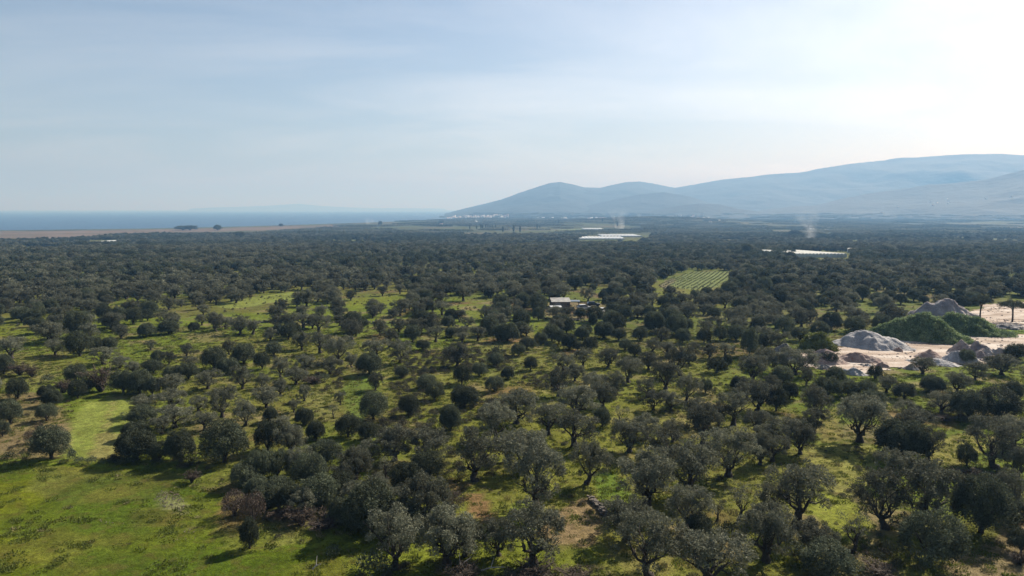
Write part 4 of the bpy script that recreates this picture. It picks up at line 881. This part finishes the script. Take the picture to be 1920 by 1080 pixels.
Wm = wpoly([(286, 938), (300, 922), (330, 922), (350, 950), (345, 962), (320, 958)]); S1 = np.array([[rr.uniform(min(a for a, _ in Wm), max(a for a, _ in Wm)), rr.uniform(min(b for _, b in Wm), max(b for _, b in Wm))] for _ in range(520)]); S1 = S1[inpoly(S1[:, 0], S1[:, 1], Wm)]
S2 = np.array([hit(a, b)[:2] for a, b in ((354, 994), (358, 996), (352, 998), (330, 1015), (192, 976), (206, 982), (230, 984), (356, 1010))]); S2 = np.vstack([S2 + rr.normal(size=S2.shape) * .25 for _ in range(4)])
stn = np.vstack([S1, S2]); P = np.vstack([P, stn]); q = np.concatenate([q, .035 + .07 * rr.random(len(stn)) ** 2]); n = len(P)
scatter('rubble', RK, np.column_stack([P, terrain(P[:, 0], P[:, 1]) + .1]), np.column_stack([q, q, q]), rr.random(n) * 6.28, rr.integers(0, 3, n))
# two stone pines by the upper yard
def pine(px, py, wp, hp, label, rz):
    x, y, z, mp_ = hit(px, py); mp_ *= 1.0; o = empty('pine_tree', (x, y, z), rz); H = hp * mp_; Wd = wp * mp_
    t = MB(); t.tube([(0, 0, -.2), (.05, 0, H * .25), (.12, .05, H * .5), (0, 0, H * .85)], [.26, .2, .17, .08], 8)
    t.tube([(.1, 0, H * .3), (.5, .2, H * .5), (.9, .2, H * .66)], [.14, .1, .05], 6)
    for k in range(7):
        a = k * .9; t.tube([(0, 0, H * (.5 + .04 * k)), (math.cos(a) * Wd * .3, math.sin(a) * Wd * .3, H * .72)], [.09, .04], 5)
    obj('trunk', t.mesh('pine_trunk', True), M['bark'], o)
    C = [np.array([math.cos(a) * r_, math.sin(a) * r_, H * (.66 + .22 * (1 - (r_ / (Wd / 2)) ** 2) * rr.random() + .06 * rr.random())]) for a, r_ in zip(rr.random(70) * 6.28, np.sqrt(rr.random(70)) * Wd * .46)]
    V, Fq = clump_cloud(C, .35 + .35 * rr.random(70), 150, .3, .07, .8, .3); obj('crown', mesh_np('pine_crown', V, Fq), M['dense'], o)
    return tag(o, label, 'pine tree', 'pines by the quarry')
pine(1837, 597, 38, 46, 'dark pine with a twin bare trunk standing on the rear green mound', 0)
pine(1898, 604, 52, 44, 'broad dark pine on a single reddish trunk beside the upper tan yard', 1)

# dry stone walls
def stone_wall(px_pts, label, h=.45, wd=.6, n=26):
    pts = [hit(a, b)[:2] for a, b in px_pts]; x0, y0 = pts[0]; o = MB()
    for (xa, ya), (xb, yb) in zip(pts[:-1], pts[1:]):
        L_ = math.hypot(xb - xa, yb - ya); k = int(L_ * n)
        for i in range(k):
            t = rr.random(); s = .09 + .13 * rr.random(); x = xa + (xb - xa) * t + rr.normal() * wd * .25; y = ya + (yb - ya) * t + rr.normal() * wd * .25
            z = float(terrain(x, y)) + rr.random() ** 1.4 * h; d_ = rr.normal(size=(8, 3)) * .12
            b = np.array([(a * s, c * s * .8, e * s * .6) for e in (-1, 1) for a, c in ((-1, -1), (1, -1), (1, 1), (-1, 1))]) * (1 + d_); q = rr.random() * 3
            b = np.column_stack([b[:, 0] * math.cos(q) - b[:, 1] * math.sin(q), b[:, 0] * math.sin(q) + b[:, 1] * math.cos(q), b[:, 2]])
            o.add(b + (x - x0, y - y0, z), [(3, 2, 1, 0), (4, 5, 6, 7), (0, 1, 5, 4), (1, 2, 6, 5), (2, 3, 7, 6), (3, 0, 4, 7)])
    w_ = obj('dry_stone_wall', o.mesh('dry_stone_wall'), M['stone'], None, (x0, y0, 0)); tag(w_, label, 'stone wall')
stone_wall([(1106, 936), (1121, 950), (1137, 969)], 'short tumbledown dry stone wall between bare earth and bright grass', .4)
stone_wall([(398, 616), (470, 608), (590, 594)], 'long low dry stone terrace wall crossing the far orchard', .6, .6, 10)
stone_wall([(1000, 596), (1060, 600), (1110, 604)], 'low dry stone edge below the farm shed', .5, .6, 8)
stone_wall([(560, 612), (640, 604), (760, 607), (860, 612)], 'long faint stone terrace edge across the open olive orchard', .4, .5, 7)

# bleached fallen branches at the bottom edge
def branch(px, py, L_, rz, label, up=.5):
    x, y, z, _ = hit(px, py); m_ = MB(); m_.tube([(0, 0, .1), (L_ * .4, .1, .3 + up * .5), (L_, .0, .4 + up)], [.07, .055, .03], 6); m_.tube([(L_ * .4, .1, .3 + up * .5), (L_ * .5, .5, up + .9)], [.04, .02], 5); m_.tube([(L_ * .7, .05, .35 + up * .7), (L_ * .95, -.4, up + .7)], [.035, .015], 5)
    o = obj('fallen_branch', m_.mesh('fallen_branch', True), M['branch'], None, (x, y, z)); o.rotation_euler = (0, 0, rz); tag(o, label, 'dead branch', 'bleached dead branches')
branch(852, 1078, 1.5, .6, "bleached forked branch poking up from scrub, middle of the photo's bottom edge", .6); branch(902, 1072, 2.0, -.1, 'long bleached branch lying nearly flat on scrub at the bottom edge', .1); branch(586, 1070, .7, .2, 'small white bare branch lying in green weeds at the meadow corner', .1)

# ------------------------------------------------------------------ farm shed, vehicles
def place(name, px, py, rz=0): x, y, z, mp_ = hit(px, py); return empty(name, (x, y, z), rz), mp_
o, mp_ = place('farm_shed', 1052, 579, R(4)); Wd = 33 * mp_
b = MB(); b.box((0, 3.5, 1.0), (Wd, 7, 2.2)); obj('wall', b.mesh('wall'), M['stone'], o)
b = MB(); b.add([(-Wd / 2 - .3, -.4, 2.12), (Wd / 2 + .3, -.4, 2.12), (Wd / 2 + .3, 3.6, 2.95), (-Wd / 2 - .3, 3.6, 2.95), (-Wd / 2 - .3, 7.4, 2.12), (Wd / 2 + .3, 7.4, 2.12), (-Wd / 2 - .3, -.4, 2.2), (Wd / 2 + .3, -.4, 2.2), (Wd / 2 + .3, 3.6, 3.05), (-Wd / 2 - .3, 3.6, 3.05), (-Wd / 2 - .3, 7.4, 2.2), (Wd / 2 + .3, 7.4, 2.2)], [(0, 1, 2, 3), (3, 2, 5, 4), (6, 9, 8, 7), (9, 10, 11, 8), (0, 6, 7, 1), (1, 7, 8, 2), (2, 8, 11, 5), (5, 11, 10, 4), (4, 10, 9, 3), (3, 9, 6, 0)])
M['sheet'] = mat('pale_roof_sheet', (.42, .41, .38), .7, .35, .8); obj('roof', b.mesh('roof'), M['sheet'], o)
b = MB(); b.box((-1, -.03, .9), (1.6, .06, 1.8)); obj('door', b.mesh('door'), M['metal'], o); b = MB(); b.box((2.2, -.03, 1.3), (.9, .06, .7)); obj('window', b.mesh('window'), M['glass'], o)
tag(o, 'long white-roofed farm shed at the edge of the far grove', 'farm shed')
o, mp_ = place('lean_to', 1077, 577, R(-3)); b = MB()
for sx in (-1.4, 1.4):
    for sy in (0, 3): b.box((sx, sy, .95), (.12, .12, 1.9))
obj('post', b.mesh('post'), M['bark'], o); b = MB(); b.box((0, 1.5, 1.98), (3.4, 3.8, .1)); obj('roof', b.mesh('roof'), M['paintb'], o); tag(o, 'open lean-to with blue-grey roof beside the white-roofed shed', 'lean-to')
o, mp_ = place('lean_to', 1043, 585, R(2)); b = MB()
b.box((0, 1.5, .7), (3.0, 3, 1.4)); obj('wall', b.mesh('wall'), M['white'], o); b = MB(); b.box((0, 1.5, 1.46), (3.5, 3.6, .1)); obj('roof', b.mesh('roof'), M['plastic'], o); tag(o, 'small white hut just in front of the white-roofed farm shed', 'hut')
def car(px, py, rz, paint, label, nm='parked_car', h=1.45, L_=4.2):
    o, _ = place(nm, px, py, rz); b = MB(); W_ = .86
    b.add([(x, y, z) for y in (-W_, W_) for x, z in ((-L_ / 2, .35), (L_ / 2, .35), (L_ / 2, .8), (L_ * .28, .92), (-L_ / 2, .95))], [(0, 1, 2, 3, 4), (9, 8, 7, 6, 5), (0, 5, 6, 1), (1, 6, 7, 2), (2, 7, 8, 3), (3, 8, 9, 4), (4, 9, 5, 0)]); obj('body', b.mesh('body'), paint, o)
    b = MB(); y2 = W_ * .82; b.add([(-L_ * .46, -W_ + .02, .95), (L_ * .26, -W_ + .02, .93), (L_ * .08, -y2, h), (-L_ * .34, -y2, h), (-L_ * .46, W_ - .02, .95), (L_ * .26, W_ - .02, .93), (L_ * .08, y2, h), (-L_ * .34, y2, h)], [(0, 1, 2, 3), (7, 6, 5, 4), (1, 5, 6, 2), (4, 0, 3, 7)]); obj('window', b.mesh('window'), M['glass'], o)
    b = MB(); b.box((-L_ * .13, 0, h + .03), (L_ * .44, W_ * 1.66, .06)); obj('roof', b.mesh('roof'), paint, o)
    for sx in (-.32, .32):
        for sy in (-1, 1): b = MB(); b.tube([(L_ * sx, sy * W_ - .1, .33), (L_ * sx, sy * W_ + .1, .33)], [.33, .33], 14); b.tube([(L_ * sx, sy * W_ + .1, .33), (L_ * sx, sy * W_ + .101, .33)], [.33, .01], 14); b.tube([(L_ * sx, sy * W_ - .1, .33), (L_ * sx, sy * W_ - .101, .33)], [.33, .01], 14); obj('wheel', b.mesh('wheel'), M['tyre'], o)
    tag(o, label, 'car', 'vehicles parked by the farm shed')
car(1095, 580, .3, M['paintw'], 'white car parked beside the blue-grey lean-to'); car(1112, 574, .1, M['paintd'], 'dark car parked farther from the farm shed, its roof glinting'); car(1128, 586, 1.2, M['paintw'], 'pale small car on the earth patch, nearest the scrub')

# ------------------------------------------------------------------ greenhouses
def greenhouse(px0, px1, pyf, pyb, label, spans=8, skew=0, m=None, nm='greenhouse', h=2.6, side=1.6, depth=6):
    xc, yc, _, _ = hit((px0 + px1) / 2, pyf); x0, x1 = xc * 1 + yc * (px0 - px1) / 2 / F, xc + yc * (px1 - px0) / 2 / F; y0 = y1 = yc; xb, yb, _, _ = hit((px0 + px1) / 2, pyb); D = max(depth, yb - y0); yb = y0 + D
    o = empty(nm, ((x0 + x1) / 2, (y0 + y1) / 2, float(terrain((x0 + x1) / 2, (y0 + y1) / 2))), math.atan2(y1 - y0, x1 - x0)); Wd = math.hypot(x1 - x0, y1 - y0); w_ = Wd / spans; dz = float(terrain(xb, yb)) - o.location.z
    wl = MB(); rf = MB(); fr = MB()
    for k in range(spans):
        xa = -Wd / 2 + k * w_; arc = [(xa + w_ * (1 - math.cos(math.pi * t)) / 2, side + (h - side) * math.sin(math.pi * t)) for t in np.linspace(0, 1, 7)]
        V = [(x, y + (x * 0 + skew * (y > 0)) * 0, z + dz * (y / D)) for y in (0, D) for x, z in arc]; V = [(v[0] + (skew if v[1] > 0 else 0), v[1], v[2]) for v in V]
        rf.add(V, [(i, i + 1, i + 8, i + 7) for i in range(6)])
        for y in (0, D): wl.add([(arc[i][0] + (skew if y else 0), y, arc[i][1] + dz * (y / D)) for i in range(7)] + [(arc[6][0] + (skew if y else 0), y, dz * (y / D) - .5), (arc[0][0] + (skew if y else 0), y, dz * (y / D) - .5)], [tuple(range(9))])
        fr.box((xa, -.06, side / 2), (.14, .1, side)); fr.tube([(xa, 0, side), (xa + skew, D, side + dz)], [.12, .12], 4)
    for sx in (-Wd / 2, Wd / 2): wl.add([(sx, 0, -.5), (sx, 0, side), (sx + skew, D, side + dz), (sx + skew, D, dz - .5)], [(0, 1, 2, 3)])
    obj('wall', wl.mesh('wall'), M['plastic'], o); obj('roof', rf.mesh('roof'), m or M['plastic'], o); obj('frame', fr.mesh('frame'), M['paintw'], o); return tag(o, label, 'greenhouse')
greenhouse(1495, 1588, 483, 471, 'big greenhouse with weathered ribbed roof and bright white sides amid the grove', 14, skew=0, m=M['plastic2'], h=3.3, side=1.9, depth=74)
greenhouse(1473, 1488, 480, 477, "small white tunnel beside the big weathered greenhouse", 2, h=2.6, side=1.2)
greenhouse(1076, 1172, 449.5, 445.5, 'longest white plastic greenhouse on the plain, the near row', 14, skew=10)
greenhouse(1130, 1205, 444.5, 441, 'white plastic greenhouse just behind the longest one', 12, skew=8)
greenhouse(1098, 1136, 431, 429, 'thin white greenhouse beside the pale green field', 8)
greenhouse(176, 216, 455.8, 453.5, 'white greenhouse on the flat behind the reed beds', 8)
greenhouse(840, 856, 452.5, 451, 'small lone greenhouse amid the plain left of the cypresses', 4)
greenhouse(1548, 1562, 431.5, 430.4, 'short white greenhouse behind the smoking fire, right-hand one', 3); greenhouse(372, 396, 459.5, 458.4, 'tiny pale greenhouse in the middle of the left plain', 4); greenhouse(520, 552, 444.5, 443.2, 'pale greenhouse on the left plain toward the shore', 5); greenhouse(455, 470, 448.5, 447.5, 'small white greenhouse near the big dark tree of the left plain', 3); greenhouse(1524, 1535, 431.3, 430.4, 'tiny white greenhouse behind the smoking fire, left-hand one', 3)

# vineyard rows
vp = VINE_W; vx0, vy0 = hit(1234, 538)[:2]; x1_, y1_ = hit(1300, 510)[:2]; d_ = np.array([hit(1378, 511)[0] - hit(1340, 541)[0], hit(1378, 511)[1] - hit(1340, 541)[1]]); d_ /= np.linalg.norm(d_); nrm = np.array([d_[1], -d_[0]])
A = np.array(hit(1340, 541)[:2]); M['vine'] = mat('vine_leaf', (.17, .2, .08), .8, .3, .8, island=.4, transl=.2); M['post'] = M['bark']; nrow = 0
VR = []
for k in range(60):
    c = A - nrm * (1.2 + 2.1 * k); P_ = np.array([c + d_ * s for s in np.arange(-90, 140, .45)]); ins = inpoly(P_[:, 0], P_[:, 1], vp)
    if ins.sum() > 12: VR.append(P_[ins])
for k, P_ in enumerate(VR):
    P_ = P_[(rr.random(len(P_)) < .9) & (vn(P_[:, 0] + k * 50, P_[:, 1], 5, 3) > .14)]; x0, y0 = P_[0]; z0 = float(terrain(x0, y0)); C = np.column_stack([P_[:, 0] - x0, P_[:, 1] - y0, terrain(P_[:, 0], P_[:, 1]) - z0 + .3]); o = empty('vine_row', (x0, y0, z0))
    V, Fq = clump_cloud(C, .15 + .1 * rr.random(len(C)), 50, .24, .11); obj('foliage', mesh_np('foliage', V, Fq), M['vine'], o)
    b = MB()
    for c in C[::8]: b.box((c[0], c[1], c[2] - .2), (.1, .1, 1.3))
    obj('post', b.mesh('post'), M['bark'], o); lab = ORD[k + 1] if k < len(VR) / 2 else ORD[len(VR) - k]
    tag(o, f"vine row in the small vineyard, {lab} from its {'right' if k < len(VR) / 2 else 'left'} edge", 'vine row', 'rows of the small vineyard')

# ------------------------------------------------------------------ houses
def house_mesh(wd, dp, h, roof=0):
    b = MB(); b.box((0, 0, h / 2 - 1), (wd, dp, h + 2)); wl = b.mesh('house_wall'); b = MB(); e = .35
    if roof: b.add([(-wd / 2 - e, -dp / 2 - e, h + .02), (wd / 2 + e, -dp / 2 - e, h + .02), (wd / 2 + e, dp / 2 + e, h + .02), (-wd / 2 - e, dp / 2 + e, h + .02), (-wd / 2 + dp * .3, 0, h + 1.8), (wd / 2 - dp * .3, 0, h + 1.8)], [(0, 1, 5, 4), (1, 2, 5), (2, 3, 4, 5), (3, 0, 4), (3, 2, 1, 0)])
    else: b.box((0, 0, h + .2), (wd + .1, dp + .1, .38))
    rf = b.mesh('house_roof'); b = MB()
    for k in range(3):
        for f in range(int(h // 3)): b.box((-wd * .3 + k * wd * .3, -dp / 2 - .02, 1.6 + 3 * f), (1.1, .1, 1.2))
    wn = MB(); wn.box((0, 0, 0), (1.1, .1, 1.2)); wn = wn.mesh('house_window'); wn['w'] = (wd, dp, h); wl.materials.append(M['white']); rf.materials.append(M['tile'] if roof == 2 else M['white']); wn.materials.append(M['glass']); return wl, rf, wn
HM = [house_mesh(11, 9, 6.2, 2), house_mesh(9, 8, 3.4, 1), house_mesh(12, 10, 6.4, 0), house_mesh(8, 8, 6.2, 1), house_mesh(16, 9, 3.6, 0)]
def house(x, y, label, group, sc_=1.0, rz=0):
    z = landz(x, y); rz = -.5 + rz * .6; o = empty('house', (x, y, z), rz); o.scale = (sc_,) * 3; a = HM[rr.integers(len(HM))]
    for nm, me_ in zip(('wall', 'roof'), a): obj(nm, me_, None, o)
    if 'lone' in group:
        wd, dp, h = a[2]['w']
        for k in range(3):
            for f in range(int(h // 3)): obj('window', a[2], None, o, (-wd * .3 + k * wd * .3, -dp / 2 - .02, 1.6 + 3 * f))
    return tag(o, label, 'house', group)
def hpx(px, D): return D * (px - 960) / F, D
for i in range(95):      # coastal town at the foot of the headland
    u_ = rr.random() ** .8; px_ = 838 + 118 * u_; D = 4350 + 650 * rr.random() * (1 - .4 * u_); x, y = hpx(px_, D); house(x, y, 'small pale house in the coastal town at the foot of the headland', 'houses of the coastal town', 1.35, rr.normal() * .3)
for i in range(26):
    px_ = 1000 + 160 * rr.random(); x, y = hpx(px_, 3850 + 400 * rr.random()); house(x, y, 'tiny pale house in the loose line between town and village', 'houses strung along the hill foot', 1.35, rr.normal() * .4)
for i in range(80):      # village behind the low rise
    px_ = 1190 + 75 * rr.random() if i % 3 else 1255 + 75 * rr.random(); x, y = hpx(px_, 3950 + 380 * rr.random() ** 1.5); o = house(x, y, 'pale house in the village behind the low wooded rise', 'houses of the inland village', 1.4, rr.normal() * .4); o.location.z += 3 * rr.random()
for i in range(10):
    px_ = 1490 + 400 * rr.random(); x, y = hpx(px_, 3900 + 420 * rr.random()); house(x, y, 'tiny scattered house on the lower mountain slope', 'houses scattered on the slope', .95, rr.normal() * .5)
for px_, D, lb in ((1625, 1150, 'white house at the left of three gleaming in the far grove'), (1655, 800, 'pale house nearest behind the big weathered greenhouse'), (1672, 815, 'low pale shed beside the pale house behind the greenhouse'), (1700, 1150, 'white house in the middle of three gleaming in the far grove'), (1722, 1200, 'white house at the right of three gleaming in the far grove'),
                   (1594, 640, "small white hut at the big weathered greenhouse's far corner"), (20, 480, 'small white hut among trees at the far left edge of the grove'), (440, 760, 'tiny white hut lost in the left-hand grove'), (893, 3000, 'white house at the foot of the thin smoke near the town'), (828, 2500, 'pale farmhouse on the plain below the sea inlet'), (1330, 2600, 'white house on the crest of the low wooded rise'), (1347, 2700, 'second white house on the low rise, nearer the mountains')):
    x, y = hpx(px_, D); house(x, y, lb, 'lone houses on the plain', .55 if D < 1300 else 1.0, rr.normal() * .3)

# cypresses and lone trees on the plain
def cypress_mesh():
    C = [np.array([math.cos(k * 2.4) * .5 * math.sin(math.pi * min(1, (k + 2) / 26)) ** .7, math.sin(k * 2.4) * .5, .8 + k * .42]) for k in range(24)]
    V, Fq = clump_cloud(C, .75 * np.sin(np.pi * np.clip((np.arange(24) + 3) / 28, 0, 1)) ** .6 + .15, 60, .7, .3, .4, 1.0); b = MB(); b.tube([(0, 0, -.5), (0, 0, 9)], [.25, .08], 5); return b.mesh('cypress_trunk'), mesh_np('cypress_crown', V, Fq)
ct, cc = cypress_mesh(); ct.materials.append(M['bark']); cc.materials.append(M['dense'])
for k, (px_, D, s) in enumerate(((881, 2000, 1), (894, 2000, 1), (902, 2020, 1.15), (905, 2060, .95), (911, 2100, 1), (915, 2150, .9), (919, 2100, .9), (923, 2080, 1), (929, 2150, .95), (943, 1700, 1.15), (963, 1680, 1.4), (975, 1680, 1.2), (1007, 2050, 1.2), (1012, 2100, 1), (1047, 2700, 1.3), (1129, 2700, 1.3), (1157, 2300, 1.3), (1514, 1900, 1.1), (1227, 1800, 1.0), (1264, 2300, 1))):
    x, y = hpx(px_, D); o = empty('cypress_tree', (x, y, landz(x, y))); o.scale = (s * 1.3, s * 1.3, s * 1.15); obj('trunk', ct, None, o); obj('crown', cc, None, o)
    tag(o, f"dark narrow cypress on the plain, {('leftmost' if k == 0 else ORD[k + 1] + ' from the left') if k < 14 else ['near the thin green field', 'left of the fire smoke column', 'by the bluish smoke', 'beside the white smoke', 'beyond the long greenhouse', 'before the inland village'][k - 14]}", 'cypress', 'cypresses on the plain')
for px_, D, wd, hm, lb in ((345, 1900, 34, 12, 'wide dark clump-shaped tree standing against the sea'), (358, 1900, 30, 13, 'second broad dark tree of the pair against the sea'), (409, 1860, 17, 15, 'lone round dark tree against the sea right of the pair'), (528, 2300, 12, 10, 'small dark tree on the shore flat'), (714, 2500, 12, 15, 'single dark tree on the shore before the sea inlet'), (828, 2700, 16, 14, 'dark tree beside the sea inlet near the town'),
                         (152, 780, 14, 9, 'leftmost of the big dark trees rising above the left grove'), (178, 780, 13, 8, 'second of the big dark trees rising above the left grove'), (200, 800, 12, 7, 'third of the big dark trees rising above the left grove'), (215, 800, 12, 7, 'fourth of the big dark trees rising above the left grove'), (268, 820, 14, 9, 'rightmost of the big dark trees rising above the left grove'), (450, 1250, 16, 11, 'big dark tree in the middle of the left plain'), (1024, 900, 10, 7, 'dark tree rising above the middle grove'), (1400, 560, 7, 9, 'tall dark tree left of the pale strip in the far grove'), (1488, 1350, 22, 12, 'dark wooded clump left of the white smoke')):
    x, y = hpx(px_, D); tr, cr_, w0, h0 = PROTO['d'][rr.integers(5)]; o = empty('lone_tree', (x, y, landz(x, y))); o.scale = (wd / w0, wd / w0, hm / h0); obj('trunk', tr, None, o); obj('crown', cr_, None, o); tag(o, lb, 'tree', 'lone dark trees of the plain')

# ------------------------------------------------------------------ smoke of field fires
def smoke(px, D, r0, r1, H, dens, label, drift=0):
    x, y = hpx(px, D); z = landz(x, y); b = MB(); b.tube([(0, 0, -.5), (drift * .1, 0, H * .15), (drift * .3, 0, H * .4), (drift * .65, 0, H * .75), (drift, 0, H)], [r0, r0 * 1.6 + r1 * .1, r1 * .45, r1 * .8, r1], 14)
    me_ = b.mesh('smoke'); bm_v = len(me_.vertices)
    import bmesh; bm = bmesh.new(); bm.from_mesh(me_); bmesh.ops.holes_fill(bm, edges=[e for e in bm.edges if e.is_boundary]); bmesh.ops.recalc_face_normals(bm, faces=bm.faces); bm.to_mesh(me_); bm.free()
    m = bpy.data.materials.new('smoke'); m.use_nodes = True; t = m.node_tree; t.nodes.clear(); N = t.nodes.new; L = t.links.new; oo = N('ShaderNodeOutputMaterial'); v = N('ShaderNodeVolumePrincipled'); v.inputs['Color'].default_value = (.86, .93, 1, 1); v.inputs['Absorption Color'].default_value = (1, 1, 1, 1); v.inputs['Anisotropy'].default_value = .3
    c = N('ShaderNodeTexCoord'); s = N('ShaderNodeSeparateXYZ'); L(c.outputs['Generated'], s.inputs[0]); n = N('ShaderNodeTexNoise'); n.inputs['Scale'].default_value = 3.2; n.inputs['Detail'].default_value = 4; L(c.outputs['Generated'], n.inputs['Vector'])
    r = N('ShaderNodeMapRange'); r.inputs['From Min'].default_value = .38; r.inputs['From Max'].default_value = .68; L(n.outputs[0], r.inputs[0])
    # thins out with height and toward the rim
    a = N('ShaderNodeMath'); a.operation = 'SUBTRACT'; a.inputs[0].default_value = 1.0; L(s.outputs[2], a.inputs[1]); p = N('ShaderNodeMath'); p.operation = 'POWER'; p.inputs[1].default_value = 1.8; p.use_clamp = True; L(a.outputs[0], p.inputs[0])
    q = N('ShaderNodeMath'); q.operation = 'MULTIPLY'; L(r.outputs[0], q.inputs[0]); L(p.outputs[0], q.inputs[1]); q2 = N('ShaderNodeMath'); q2.operation = 'MULTIPLY'; L(q.outputs[0], q2.inputs[0]); q2.inputs[1].default_value = dens; L(q2.outputs[0], v.inputs['Density']); L(v.outputs[0], oo.inputs['Volume'])
    o = obj('smoke_plume', me_, m, None, (x, y, z)); tag(o, label, 'smoke', 'smoke from field fires', 'thing')
smoke(1521, 1080, 4.5, 21, 48, .045, 'white smoke rising from a fire in the grove behind the big greenhouse', -9)
smoke(1162, 1900, 7, 34, 60, .03, 'broad bluish smoke column beyond the long white greenhouses', -6)
smoke(893, 3000, 4, 14, 30, .03, 'thin wisp of smoke near the coastal town', 6)
smoke(690, 2700, 5, 26, 22, .02, 'faint low smoke by the shore, farthest toward the open sea', 12)

# ------------------------------------------------------------------ haze
HAZE = 1.85e-4
m = bpy.data.materials.new('haze'); m.use_nodes = True; t = m.node_tree; t.nodes.clear()
o_ = t.nodes.new('ShaderNodeOutputMaterial'); v_ = t.nodes.new('ShaderNodeVolumePrincipled')
v_.inputs['Color'].default_value = (.185, .40, .724, 1); v_.inputs['Absorption Color'].default_value = (.63, .42, .10, 1); v_.inputs['Density'].default_value = HAZE; v_.inputs['Anisotropy'].default_value = .15
t.links.new(v_.outputs[0], o_.inputs['Volume'])
mb = MB(); mb.box((0, 30000, 347), (124000, 122000, 706)); tag(obj('haze', mb.mesh('haze'), m), kind='stuff')
